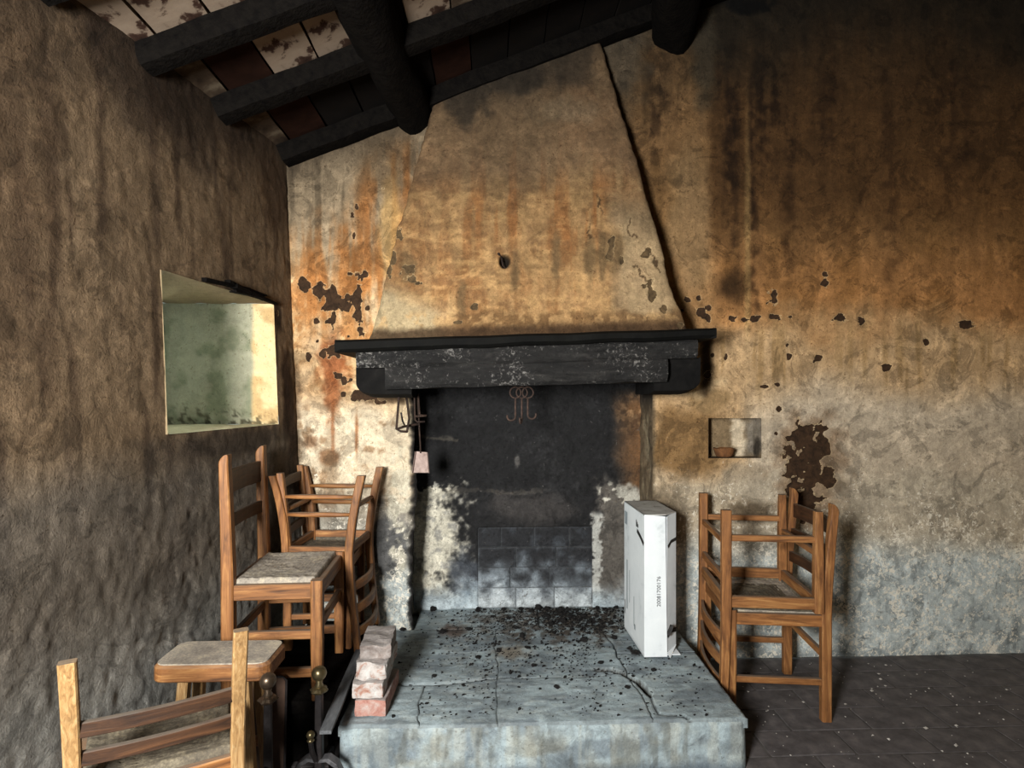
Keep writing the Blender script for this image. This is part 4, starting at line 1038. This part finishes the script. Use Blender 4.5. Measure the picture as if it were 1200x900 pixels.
def chair(name, label, loc, rotz, sh, H, dx, wf, wbk, leg, slats, finial=False, rake=.05, curve=0.0, inverted=False, lift=0.0, wood='oak', round_rungs=False, rush='rush', splay=0.0, apron=.045, tilt=(0, 0), rungs=None, post_wood=None, group=None, slat_wood=None):
    """facing local +x, back at -x; parts as their own meshes"""
    rx = math.pi if inverted else 0
    r = thing(name, label, 'chair', (loc[0], loc[1], loc[2] + lift), (rx + tilt[0], tilt[1], rotz), group)
    Wz, Wx, Wy = M[wood + '_z'], M[wood + '_x'], M[wood + '_y']
    pw = M[post_wood] if post_wood else Wz
    xf, xb = dx / 2, -dx / 2
    X, Y = Vector((1, 0, 0)), Vector((0, 1, 0))
    for s in (-1, 1):
        secs = []
        for k in range(7):
            f = k / 6; z = f * (sh + .004)
            sp = splay * (1 - f) ** 2
            g = leg * (.82 + .18 * min(1, f * 2))
            secs.append(rectsec((xf + sp, s * (wf / 2 + sp * .4), z), X, Y, g, g))
        obj('front_leg', loft(secs), Wz, r)
        secs = []; m = 16; zs = [H * k / m for k in range(m + 1)]
        for z in zs:
            f = z / H
            off = -rake * max(0, (z - sh) / (H - sh)) ** 1.3 - curve * max(0, 1 - z / sh) ** 1.5
            g = leg * (1.0 if z > .05 else .9); dpt = leg * (1.05 - .25 * max(0, (z - sh) / (H - sh)))
            secs.append(rectsec((xb + off, s * wbk / 2, z), X, Y, dpt, g))
        if finial:
            # scrolled top: hump at the front, notch behind
            o = -rake
            for (dz, ddx, dw) in ((.010, .001, .95), (.020, .004, .75), (.028, .008, .45), (.031, .010, .2)):
                secs.append(rectsec((xb + o + ddx, s * wbk / 2, H + dz), X, Y, leg * .8 * dw, leg * .98))
        obj('back_post', loft(secs), pw, r)
        # side rails
        obj('seat_rail', bar((xb, s * wbk / 2, sh - apron / 2 - .008), (xf, s * wf / 2, sh - apron / 2 - .008), leg * .62, apron), Wx, r)
    obj('seat_rail', bar((xf, -wf / 2, sh - apron / 2 - .008), (xf, wf / 2, sh - apron / 2 - .008), leg * .62, apron), Wy, r)
    obj('seat_rail', bar((xb, -wbk / 2, sh - apron / 2 - .008), (xb, wbk / 2, sh - apron / 2 - .008), leg * .62, apron), Wy, r)
    P = rush_seat(xb + leg * .35, xf - leg * .2, wf - leg * .35, wbk - leg * .35, sh - .004)
    grid_obj('rush_seat', P, None, None, M[rush], r)
    def rung(p0, p1, m, tall=.022, thick=.018):
        if round_rungs: obj('rung', tube([Vector(p0).lerp(Vector(p1), k / 4) for k in range(5)], .009, 10, rs=[.007, .010, .0105, .010, .007]), m, r, smooth=True)
        else: obj('rung', bar(p0, p1, thick, tall), m, r)
    for (side, z, t) in (rungs or [('s', .14, .024), ('f', .26, .024), ('b', .2, .022)]):
        if side == 's':
            for s in (-1, 1): rung((xb - curve * .3, s * wbk / 2, z), (xf + splay * .2, s * wf / 2, z), Wx, t)
        elif side == 'f': rung((xf + splay * .2, -wf / 2, z), (xf + splay * .2, wf / 2, z), Wy, t)
        else: rung((xb - curve * .3, -wbk / 2, z), (xb - curve * .3, wbk / 2, z), Wy, t)
    for (z, hgt, bw) in slats:
        off = -rake * max(0, (z - sh) / (H - sh)) ** 1.3
        obj('slat', bar((xb + off, -wbk / 2, z), (xb + off, wbk / 2, z), .014, hgt, bow=(-bw, 0, 0), n=8), M[slat_wood + '_y'] if slat_wood else M['dkoak_y'] if finial else Wy, r)  # finial chairs: slat colour darkened to hold the shade of the back
    return r
def face(yaw): return math.radians(yaw)

# low dark platform in the left corner that carries the chairs
PZ = .215
def platform():
    r = thing('low_platform', 'low blackened plank platform in the corner under the chairs', 'platform', (-.72, 2.28, 0))
    y0, y1 = 1.93, 2.63
    for y in (y0 + .06, y1 - .08):
        obj('bearer', bar((-.15, y - 2.28, .085), (.18, y - 2.28, .085), .08, .168), M['blackwood'], r)
    nb = 5; wdt = (y1 - y0) / nb
    for k in range(nb):
        yc = y0 + (k + .5) * wdt
        xl = XL(.2, yc + .06) + .035
        bm = rough_box(xl + .72, -.503 - .012 * (k % 2) + .72, yc - wdt / 2 + .004 - 2.28, yc + wdt / 2 - .004 - 2.28, .17, PZ, .05, .003, 8, k, .004)
        obj('plank', bm, M['blackwood'], r)
platform()
chair('rush_chair', 'honey wood chair with grey rush seat and scrolled post tops facing the hearth', (-.727, 2.12, PZ), face(3), .392, .782, .285, .355, .345, .038,
      [(.715, .080, .018), (.580, .046, .018)], finial=True, rake=.012, apron=.050,
      rungs=[('s', .090, .030), ('f', .235, .032), ('b', .20, .028), ('s', .215, .028)])
chair('rush_chair', 'upright dark chair in the corner carrying an upturned chair', (-.690, 2.47, PZ), face(2), .362, .70, .235, .27, .27, .030,
      [(.655, .038, .010), (.555, .034, .010), (.46, .034, .01)], rake=.03, slat_wood='dkoak', rungs=[('s', .13, .020), ('s', .26, .020), ('f', .2, .020)], rush='rush_old')
chair('rush_chair', 'upturned ladder back chair with its legs in the air beside the chimney', (-.672, 2.455, PZ), face(176), .318, .690, .250, .28, .28, .030,
      [(.44, .036, .030), (.53, .036, .030), (.62, .036, .030)], rake=.035, curve=.050, splay=.048, inverted=True, lift=.362 + .330, round_rungs=True, rungs=[('s', .155, .02), ('s', .085, .02), ('b', .13, .02), ('f', .14, .02)], apron=.030, rush='rush_old')
# stack on the right, half behind the platform edge
chair('rush_chair', 'upright chair with scrolled post tops carrying an upturned chair beside the niche', (1.110, 2.345, 0), face(173), .405, .785, .345, .375, .375, .034,
      [(.72, .060, .022), (.62, .044, .022), (.52, .044, .022)], finial=True, rake=.03, rungs=[('s', .145, .024), ('b', .24, .026), ('f', .22, .024)], apron=.044)
chair('rush_chair', 'upturned chair stacked legs up with its slatted back beside the hearth', (1.085, 2.338, 0), face(-8), .375, .775, .335, .375, .385, .034,
      [(.49, .042, .024), (.58, .042, .024), (.67, .042, .024)], rake=.012, inverted=True, lift=.405 + .383, rungs=[('s', .105, .024), ('b', .125, .024), ('f', .16, .024), ('b', .27, .03)], apron=.042, rush='rush_old')
# nearer things at the left edge
def stool():
    r = thing('wooden_stool', 'low wooden stool with a dusty rounded plank top', 'stool', (-.800, 1.76, 0))
    zt = .455; secs = []
    hx, hy, R = .165, .085, .035
    def outline(k):
        pts = []
        for (sx, sy, a0) in ((1, 1, 0), (-1, 1, 90), (-1, -1, 180), (1, -1, 270)):
            for j in range(6):
                an = math.radians(a0 + j * 18); pts.append(((hx - R) * sx + (R - k) * math.cos(an), (hy - R) * sy + (R - k) * math.sin(an)))
        return pts
    for (z, k) in ((zt - .048, .004), (zt - .044, 0), (zt - .008, 0), (zt, .008)):
        secs.append([Vector((x, y, z)) for x, y in outline(k)])
    obj('stool_top', loft(secs), M['oak_x'], r)
    secs = [[Vector((x * .985, y * .985, z)) for x, y in outline(.006)] for z in (zt - .002, zt + .003)]
    obj('dust_cover', loft(secs), M['rush'], r)['label'] = 'grey felted dust on the stool top'
    for sx in (-1, 1):
        for sy in (-1, 1):
            secs = [rectsec((sx * (.085 + .03 * (1 - f)), sy * (.045 + .015 * (1 - f)), f * (zt - .046)), (1, 0, 0), (0, 1, 0), .03, .03) for f in (0, .5, 1)]
            obj('leg', loft(secs), M['pale_z'], r)
    for sy in (-1, 1): obj('stretcher', bar((-.10, sy * .053, .16), (.10, sy * .053, .16), .02, .026), M['oak_x'], r)
stool()
chair('rush_chair', 'low worn chair with a straw seat and flat pale back posts turned to the wall', (-.815, 1.47, 0), face(118), .375, .690, .30, .34, .315, .031,
      [(.525, .032, .012), (.455, .030, .012)], rake=.085, curve=.06, rungs=[('s', .17, .022), ('f', .22, .02)], rush='rush_old', post_wood='pale_z', slat_wood='dkoak')

# ------------------------------------------------------------------ fire irons, sheet, bar
def sphere(r, c, n=18):
    return lathe([(r * math.sin(math.pi * k / 12) + (1e-4 if k in (0, 12) else 0), -r * math.cos(math.pi * k / 12)) for k in range(13)], n, c)
def andiron(px, pyball, Y, label, brass, rz, bl=.12):
    b = on_y(px, pyball, Y); H = b.z
    r = thing('andiron', label, 'andiron', (b.x, b.y, 0), (0, 0, rz), 'andirons beside the hearth')
    rb = .0225
    obj('ball', sphere(rb, (0, 0, H)), M[brass], r, smooth=True)
    obj('ball_neck', lathe([(.010, -.045), (.013, -.036), (.009, -.03), (.011, -.018), (.008, -.014)], 14, (0, 0, H)), M[brass], r, smooth=True)
    secs = [[Vector((rr * (1 + .10 * math.cos(6 * a)) * math.cos(a), rr * (1 + .10 * math.cos(6 * a)) * math.sin(a), H + z)) for a in [2*math.pi*k/30 for k in range(30)]] for rr, z in ((.012, -.062), (.022, -.056), (.026, -.050), (.020, -.044), (.010, -.040))]
    obj('collar', loft(secs), M[brass] if brass == 'brass' else M['darkbrass'], r)
    obj('post', loft([rectsec((0, 0, z), (1, 0, 0), (0, 1, 0), w_, w_) for z, w_ in ((.06, .026), (.10, .024), (H - .06, .021))]), M['iron'], r)
    # arched feet
    for s in (-1, 1):
        pts = [(s * .004, 0, .108), (s * .03, -.004, .114), (s * .058, -.008, .098), (s * .080, -.012, .055), (s * .090, -.016, .008)]
        secs = [rectsec(p, (0, 1, 0), (s * .5, 0, .85), .032, .013) for p in pts]
        obj('foot', loft(secs), M['steel'], r)
    # front knob on a short stem and the log bar behind
    obj('stem', tube([(-.006, -.012, .11), (-.012, -.03, .15), (-.014, -.034, .182)], .008, 8), M['iron'], r)
    obj('knob', join(sphere(.0125, (-.014, -.034, .200), 14), lathe([(.007, -.022), (.012, -.016), (.007, -.011)], 12, (-.014, -.034, .200))), M[brass], r, smooth=True)
    pts = [(.0, .012, .085), (.0, bl * .4, .085), (.0, bl * .8, .08), (.0, bl * .96, .07), (.0, bl, .0)]
    obj('log_bar', loft([rectsec(p, (1, 0, 0), (0, .2 if i < 3 else .8, .9 if i < 3 else .4), .018, .016) for i, p in enumerate(pts)]), M['iron'], r)
andiron(374, 789, 1.80, 'iron andiron with a bright brass ball nearest the hearth', 'brass', -.05)
andiron(314, 798, 1.63, 'sooty iron andiron with a dull ball in front of the dark sheet', 'darkbrass', .25)
def sheet():
    p = on_z(322, 900, 0)
    a, b = on_y(296, 786, 1.95), on_y(344, 779, 1.97)
    r = thing('metal_sheet', 'dark rusty metal sheet standing behind the dull andiron', 'sheet', ((a.x + b.x) / 2, 1.90, 0))
    o = Vector(r.location)
    H = a.z
    n = 14; secs = []
    for i in range(n + 1):
        f = i / n; z = .0 + f * H; x0 = a.x - (1 - f) * .02; x1 = b.x; bow = .006 * math.sin(f * 3.1)
        y = 1.885 + f * .02 + bow
        k = .015 * max(0, f - .93) / .07
        secs.append([Vector((x0 + k, y, z)) - o, Vector((x1 - k, y, z)) - o, Vector((x1 - k, y + .004, z)) - o, Vector((x0 + k, y + .004, z)) - o])
    obj('sheet_panel', loft(secs), M['sheet'], r)
    obj('sheet_rim', tube([Vector((x, y, z)) - o for x, y, z in ((a.x - .02, 1.885, .004), (a.x, 1.903, H - .01), (a.x + .012, 1.905, H), (b.x - .012, 1.905, H), (b.x, 1.903, H - .01), (b.x, 1.885, .004))], .004, 6), M['iron'], r)
sheet()
p0, p1 = on_z(386, 862, PZ), on_z(426, 764, PZ)
bb = obj('grey_board', rough_box(-.018, .018, 0, (p1 - p0).length, 0, .012, .03, .001, 12, 3, .002), M['greywood'])
dv = (p1 - p0).normalized(); bb.location = (p0.x - .012, p0.y, PZ + .003); bb.rotation_euler = (0, 0, -math.atan2(dv.x, dv.y))
tag(bb, 'narrow grey board lying on the platform edge along the hearth', 'board')

# ------------------------------------------------------------------ loose bricks
def bricks():
    b0 = on_z(415, 841, HZ); b1 = on_z(452, 841, HZ)
    W = b1.x - b0.x; cx = (b0.x + b1.x) / 2; y0 = b0.y
    z = HZ + .001
    spec = [('lowest brick of the small pile, red and square', 0, 0, .225, .056, -.03, .0),
            ('second brick up in the small pile, with a chipped end', -.010, .004, .22, .052, .02, .5),
            ('third brick up in the small pile, broken and mortar smeared', -.006, .012, .20, .056, -.05, 1.0),
            ('topmost dusty grey brick of the small pile', .008, .045, .175, .050, .06, .7)]
    for k, (lab, dx, dy, ln, h, rz, chip) in enumerate(spec):
        bm = rough_box(-W / 2, W / 2, 0, ln, 0, h, .0095, .0028 + .003 * chip, 24, k * 3 + 1, .004)
        for v in bm.verts:
            if chip and v.co.y < .05:
                f = (1 - v.co.y / .05) * chip
                nz = mnoise.noise(Vector((v.co.x * 24 + k * 5, v.co.z * 30, k)))
                v.co.y += f * (.014 + .020 * nz) * (1 if v.co.z > h * .35 or k != 1 else .4)
                v.co.z -= f * max(0, mnoise.noise(Vector((v.co.x * 20, k * 9, 1)))) * .022 * (v.co.z / h)
        o = obj('brick', bm, M[('brick', 'brick_pale', 'brick_pale', 'brick_grey')[k]], loc=(cx + dx, y0 + dy, z), rot=(0, 0, rz))
        tag(o, lab, 'brick', 'loose bricks piled on the hearth')
        z += h + .0005
bricks()

# ------------------------------------------------------------------ the white carton
def carton():
    nl = on_z(755, 771, HZ); fl_ = on_z(732, 736, HZ)
    r = thing('cardboard_box', 'dusty white cardboard carton standing on end on the hearth', 'box', (nl.x, nl.y, HZ + .003), (0, 0, 0))
    top = on_y(755, 604, nl.y); Hh = top.z - HZ
    wv = on_y(798, 771, nl.y).x - nl.x                       # full width of the near end
    dv = Vector((fl_.x - nl.x - .0, fl_.y - nl.y, 0)); L = dv.length * 1.02; dv.normalize()
    ex, ey, ez = Vector((1, .04, 0)).normalized(), dv, Vector((0, 0, 1))
    def pt(a, b, c): return ex * a + ey * b + ez * c
    t = .004
    def panel(name, *args):
        k = next(i for i, x in enumerate(args) if isinstance(x, bpy.types.Material))
        P = [Vector(p) for p in args[:k]]; m = args[k]; label = args[k + 1] if len(args) > k + 1 else None
        nrm = (P[1] - P[0]).cross(P[-1] - P[0]).normalized() * t; kk = len(P)
        bm = bmesh.new(); v0 = [bm.verts.new(p) for p in P]; v1 = [bm.verts.new(p - nrm) for p in P]
        bm.faces.new(v0); bm.faces.new(v1[::-1])
        for i in range(kk): bm.faces.new((v0[i], v1[i], v1[(i + 1) % kk], v0[(i + 1) % kk]))
        bmesh.ops.recalc_face_normals(bm, faces=bm.faces)
        o = obj(name, bm, m, r)
        if label: o['label'] = label
        return o
    wm = wv * .60
    side = panel('side_panel', pt(0, L, 0), pt(0, 0, 0), pt(0, 0, Hh), pt(0, L, Hh), M['card'])
    panel('side_panel', pt(wv, .052, 0), pt(wv, L, 0), pt(wv, L, Hh), pt(wv, .052, Hh), M['card'])
    panel('back_panel', pt(wv, L, 0), pt(0, L, 0), pt(0, L, Hh), pt(wv, L, Hh), M['card'])
    panel('top_panel', pt(0, 0, Hh), pt(wm, .0, Hh), pt(wv, .052, Hh), pt(wv, L, Hh), pt(0, L, Hh), M['card_in'], 'dusty top of the carton')
    panel('bottom_panel', pt(0, L, .004), pt(wv, L, .004), pt(wv, 0, .004), pt(0, 0, .004), M['card'])
    front = panel('end_flap', pt(0, 0, 0), pt(wm + .004, -.003, -.0), pt(wm - .004, -.004, Hh - .008), pt(0, 0, Hh), M['card'], 'white end flap with a printed number')
    side2 = panel('tuck_flap', pt(wm + .004, .002, -.0), pt(wv, .052, .010), pt(wv, .052, Hh), pt(wm + .006, .006, Hh - .012), M['card'], 'narrow folded flap held by black straps')
    # pointed torn foot of the narrow flap
    bm = bmesh.new(); vs_ = [bm.verts.new(p) for p in (pt(wm + .004, -.004, .016), pt(wv, .048, .026), pt(wm + .010, -.022, .002))]; bm.faces.new(vs_)
    bm2 = bmesh.ops.extrude_face_region(bm, geom=bm.faces[:]); bmesh.ops.translate(bm, verts=[g for g in bm2['geom'] if isinstance(g, bmesh.types.BMVert)], vec=(0, .003, 0))
    bmesh.ops.recalc_face_normals(bm, faces=bm.faces)
    obj('torn_corner', bm, M['card'], r)
    # straps
    def strip(pts, wdt, name='strap', m=M['tape'], par=r):
        pts = [Vector(p) for p in pts]; bm = bmesh.new(); prev = None
        for i, p in enumerate(pts):
            tt = (pts[min(i + 1, len(pts) - 1)] - pts[max(i - 1, 0)]).normalized()
            up = Vector((0, 0, 1)); up = (up - tt * up.dot(tt)).normalized() * wdt / 2
            cur = (bm.verts.new(p + up), bm.verts.new(p - up))
            if prev: bm.faces.new((prev[0], prev[1], cur[1], cur[0]))
            prev = cur
        return obj(name, bm, m, par)
    o_ = .0015
    zz = Hh * .79
    strip([pt(-o_, .10, zz + .035), pt(-o_, .05, zz + .02), pt(-o_, .004, zz)], .018)
    strip([pt(wm + .008, .0 , zz - .012), pt((wm + wv) / 2, .025, zz + .004), pt(wv, .048, zz + .010)], .014)
    strip([pt(wm + .006, -.001, Hh * .14), pt((wm + wv) / 2, .023, Hh * .165), pt(wv, .047, Hh * .155)], .018)
    strip([pt(wm + .007, -.002, Hh * .15), pt(wm + .018, -.006, Hh * .20), pt(wm + .022, -.006, Hh * .225)], .016)
    # printing
    def text(body, size, M4, m, name, par):
        cu = bpy.data.curves.new('txt', 'FONT'); cu.body = body; cu.size = size; cu.extrude = .0003; cu.align_x = 'CENTER'; cu.align_y = 'CENTER'
        to = bpy.data.objects.new('txt', cu); COL.objects.link(to)
        bpy.context.view_layer.update()
        me = bpy.data.meshes.new_from_object(to.evaluated_get(bpy.context.evaluated_depsgraph_get()))
        bpy.data.objects.remove(to); me.transform(M4); me.materials.clear()
        return obj(name, me, m, par)
    # reads upwards: text x -> up, text y -> left
    ctr = pt(wm * .66, -.0042, Hh * .46)
    R4 = Matrix(((0, -ex.x, 0, ctr.x), (0, -ex.y, -1, ctr.y), (1, 0, 0, ctr.z), (0, 0, 0, 1)))
    text('20081700176', .0225, R4, M['ink'], 'printed_number', r)
    # faint printed marks on the long side
    def mark(b0, b1, c0, c1, m, name='printed_mark'):
        bm = bmesh.new(); x = -.0012
        vs2 = [bm.verts.new(pt(x, b, c)) for b, c in ((b0, c0), (b1, c0), (b1, c1), (b0, c1))]; bm.faces.new(vs2); obj(name, bm, m, r)
    for k in range(3): mark(.115 - .012 * k, .106 - .012 * k, Hh * .875, Hh * (.925 - .012 * k), M['tape'])
    mark(L - .012, L - .055, Hh * .83, Hh * .93, M['lightink']); mark(L - .02, L - .012, Hh * .12, Hh * .23, M['ink']); mark(L - .045, L - .06, Hh * .18, Hh * .56, M['lightink']); mark(L - .09, L - .097, Hh * .25, Hh * .50, M['lightink'])
    mark(.150, .143, Hh * .12, Hh * .34, M['lightink']); mark(.142, .125, Hh * .10, Hh * .14, M['lightink'])
carton()

# ------------------------------------------------------------------ things hung from the beam
def rod(name, pts, r, m, par, closed=False): return obj(name, tube(pts, r, 8, closed), m, par, smooth=True)
def hung():
    Y = 2.53
    P = lambda x, y, yy=Y: on_y(x, y, yy)
    def rel(o, pts): return [Vector(p) - o for p in pts]
    # shovel
    o = P(493, 452); r = thing('fire_shovel', 'small flat fire shovel hanging from the left end of the beam', 'shovel', o)
    rod('handle', rel(o, [P(489, 448), P(489.5, 470), P(491, 495), P(492.5, 520), P(493, 531)]), .0036, M['rust'], r)
    tl, tr, bl_, br = P(487, 529), P(501, 530), P(483.5, 554), P(503, 554)
    secs = []
    for f in np.linspace(0, 1, 6):
        a = tl.lerp(bl_, f); b = tr.lerp(br, f); lip = .012
        row = [a + Vector((0, -lip, 0)), a + Vector((.004, 0, 0)), b + Vector((-.004, 0, 0)), b + Vector((0, -lip, 0)), b + Vector((0, -lip, 0)) + Vector((.002, .002, 0)), b + Vector((-.003, .004, 0)), a + Vector((.003, .004, 0)), a + Vector((-.002, -lip + .002, 0))]
        secs.append([p - o for p in row])
    obj('pan', loft(secs), M['tin'], r)
    # trivet hung by one leg: triangular iron frame
    o = P(475, 455); r = thing('iron_trivet', 'bent triangular iron trivet hanging at the edge of the fireplace', 'trivet', o)
    y2 = 2.44
    rod('frame', rel(o, [P(468.5, 450, y2), P(466.5, 478, y2), P(464.5, 503, y2), P(470, 505.5, y2), P(477, 506, y2)]), .005, M['rust'], r)
    rod('frame', rel(o, [P(477, 506, y2), P(479.5, 490, Y), P(477, 470, Y), P(474, 455, Y)]), .005, M['rust'], r)
    rod('cross_bar', rel(o, [P(465, 503, y2), P(473, 500, 2.48), P(484, 498, Y), P(490, 497, Y)]), .0055, M['rust'], r)
    rod('leg', rel(o, [P(470, 484, y2), P(472, 494, 2.48), P(474, 498, Y)]), .004, M['iron'], r)
    # double poker hook
    o = P(488, 455); r = thing('iron_hook', 'pair of angled iron pot hangers beside the shovel handle', 'hook', o)
    y3 = 2.50
    rod('hanger', rel(o, [P(485.5, 450, y3), P(486, 480, y3), P(486.5, 492, y3), P(489, 494.5, y3), P(498, 494, y3)]), .0042, M['rust'], r)
    rod('hanger', rel(o, [P(489.5, 450, 2.515), P(491, 478, 2.515), P(492, 486, 2.515), P(499, 487, 2.515)]), .0042, M['rust'], r)
    rod('bar', rel(o, [P(487, 488, y3), P(500, 487, y3)]), .005, M['rust'], r)
    # three pot hooks in the middle
    for k, (x, lab, dy) in enumerate(((604, 'rusty pot hook with ring, left one of three under the beam', 0), (611.5, 'rusty pot hook with ring, middle one of three under the beam', 3), (618.5, 'rusty pot hook with ring, curling right, of three under the beam', -2))):
        yk = 2.52 + .004 * k
        o = P(x, 448, yk); r = thing('pot_hook', lab, 'hook', o, group='pot hooks under the beam')
        rod('hanger_nail', rel(o, [P(x, 441, yk), P(x, 453, yk)]), .0035, M['rust2'], r)
        c = P(x, 460, yk); R = .024
        obj('ring', tube([c - o + Vector((R * math.cos(a), .004 * math.sin(2 * a), R * math.sin(a))) for a in [2*math.pi*j/20 for j in range(20)]], .0036, 7, True), M['rust2'], r, smooth=True)
        sg = (-1, -.3, 1)[k]
        b = P(x, 488 + dy, yk); rr = .018
        pts = [P(x, 466, yk), P(x, 478, yk), b] + [b + Vector((sg * rr * (1 - math.cos(a)), 0 if k != 1 else -rr * .8 * (1 - math.cos(a)), -rr * math.sin(a))) for a in np.linspace(.35, 3.5, 10)]
        rod('hook', rel(o, pts), .0042, M['rust2'], r)
hung()
# clay pot in the niche, and the hook in the hood's hole
def pot():
    c = on_y(847, 536, YB + .04)
    bm = lathe([(.034, 0), (.040, .010), (.046, .030), (.049, .040), (.045, .041), (.040, .028), (.032, .008), (.001, .006)], 26)
    for v in bm.verts:
        if v.co.z > .025: v.co.z += mnoise.noise(Vector((v.co.x * 30, v.co.y * 30, 3))) * .008
    tag(obj('clay_pot', bm, M['clay'], loc=(c.x + .004, YB + .036, NZ0 + .004), smooth=True), 'small broken clay bowl standing in the wall niche', 'bowl')
    o = on_y(590, 306, 2.46)
    r = obj('iron_peg', tube([o - o, on_y(587, 301, 2.43) - o, on_y(584, 297, 2.41) - o], .005, 8), M['rust'], loc=o)
    r2 = obj('peg_ring', tube([on_y(588, 303, 2.435) - o, on_y(589, 311, 2.43) - o, on_y(592, 314, 2.44) - o], .003, 8), M['rust'], r)
    tag(r, 'short rusty iron peg in the hole of the chimney hood', 'peg')
pot()

# ------------------------------------------------------------------ charcoal and crumbs
def lump_mesh(seed, flat=.7):
    bm = bmesh.new(); bmesh.ops.create_icosphere(bm, subdivisions=2, radius=1)
    for v in bm.verts:
        d = v.co.normalized(); k = 1 + mnoise.noise(d * 1.6 + Vector((seed, 0, 0))) * .6 + mnoise.noise(d * 4 + Vector((seed, 3, 0))) * .25
        v.co = Vector((d.x * k, d.y * k * .8, d.z * k * flat))
    zmin = min(v.co.z for v in bm.verts)
    for v in bm.verts: v.co.z -= zmin
    me = bpy.data.meshes.new('charcoal_lump'); bm.to_mesh(me); bm.free(); me.materials.append(M['coal']); return me
def debris():
    rnd = random.Random(21); LM = [lump_mesh(k * 2.3) for k in range(8)]
    pts = [(507, 715, 9), (519, 742, 9), (549, 738, 8), (560, 716, 9), (612, 746, 9), (618, 759, 7), (584, 763, 7), (560, 770, 7), (625, 780, 7), (598, 789, 6), (652, 806, 6), (646, 732, 7), (684, 751, 10), (744, 765, 9), (630, 712, 9), (640, 710, 8), (657, 716, 8), (676, 716, 7), (735, 806, 7), (766, 785, 7), (704, 777, 7), (472, 738, 6), (509, 792, 5), (543, 802, 5), (461, 839, 6), (500, 824, 4), (809, 790, 4), (596, 725, 6), (577, 722, 5), (705, 735, 7), (720, 748, 7), (738, 760, 7), (660, 728, 8), (668, 722, 7), (690, 730, 6), (605, 736, 5), (700, 722, 6), (716, 730, 6), (650, 742, 5), (673, 756, 5), (630, 768, 4), (556, 754, 5), (517, 755, 4), (468, 730, 4), (480, 727, 4), (530, 727, 4), (608, 805, 4), (676, 816, 3), (662, 793, 4), (745, 740, 5), (590, 715, 6), (610, 714, 6), (622, 716, 7), (700, 712, 6), (722, 712, 6), (640, 722, 8), (684, 722, 7), (655, 708, 6), (670, 738, 5), (690, 742, 5)]
    for i, (x, y, s) in enumerate(pts):
        if 486 > x: pass
        p = on_z(x, y, HZ); sc = s * p.y / F * .5
        if p.y > YF - .02: p.y = YF - .03
        o = bpy.data.objects.new('charcoal_lump', LM[i % 8]); COL.objects.link(o)
        o.location = (p.x, p.y, HZ - .005); o.scale = (sc * rnd.uniform(.8, 1.2), sc * rnd.uniform(.8, 1.3), sc * rnd.uniform(.6, .95)); o.rotation_euler = (0, 0, rnd.uniform(0, 6.3))
        tag(o, 'black lump of charcoal lying on the stone hearth', 'charcoal', 'charcoal lumps on the hearth')
    def crumbs(name, n, place, m, label, cat, sizes):
        verts, faces = [], []
        for _ in range(n):
            q = place()
            if q is None: continue
            s = rnd.uniform(*sizes) * (1 if rnd.random() > .12 else 1.9)
            k = len(verts)
            for (dx, dy, dz) in ((1, 0, .25), (-.4, .9, .2), (-.5, -.8, .3), (.1, 0, 1)):
                a = rnd.uniform(.6, 1.3); verts.append((q[0] + dx * s * a, q[1] + dy * s * a, q[2] + dz * s * a * .9))
            faces += [(k, k + 1, k + 3), (k + 1, k + 2, k + 3), (k + 2, k, k + 3), (k, k + 2, k + 1)]
        me = bpy.data.meshes.new(name); me.from_pydata(verts, [], faces); 
        tag(obj(name, me, m), label, cat, kind='stuff')
    def on_hearth():
        t = rnd.random()
        if t < .58: x, y = rnd.gauss(662, 46), 709 + abs(rnd.gauss(0, 22))
        elif t < .85: x, y = rnd.gauss(640, 75), 715 + abs(rnd.gauss(0, 45))
        else: x, y = rnd.uniform(470, 830), rnd.uniform(712, 840)
        p = on_z(x, y, HZ)
        if p.y > YF - .015 or p.y < HY0 + .02 or (p.y > YB - .01 and not OPX0 + .02 < p.x < OPX1 - .02) or not HX0 + .02 < p.x < HX1 - .02: return None
        return (p.x, p.y, HZ - .004)
    crumbs('charcoal_crumbs', 6500, on_hearth, M['coal'], 'fine black charcoal crumbs strewn over the hearth', 'charcoal crumbs', (.002, .0062))
    crumbs('plaster_crumbs', 160, lambda: (rnd.uniform(.92, 2.2), rnd.uniform(1.75, 2.6), -.002), M['crumb'], 'pale crumbs of fallen plaster on the floor tiles', 'plaster crumbs', (.002, .005))
debris()
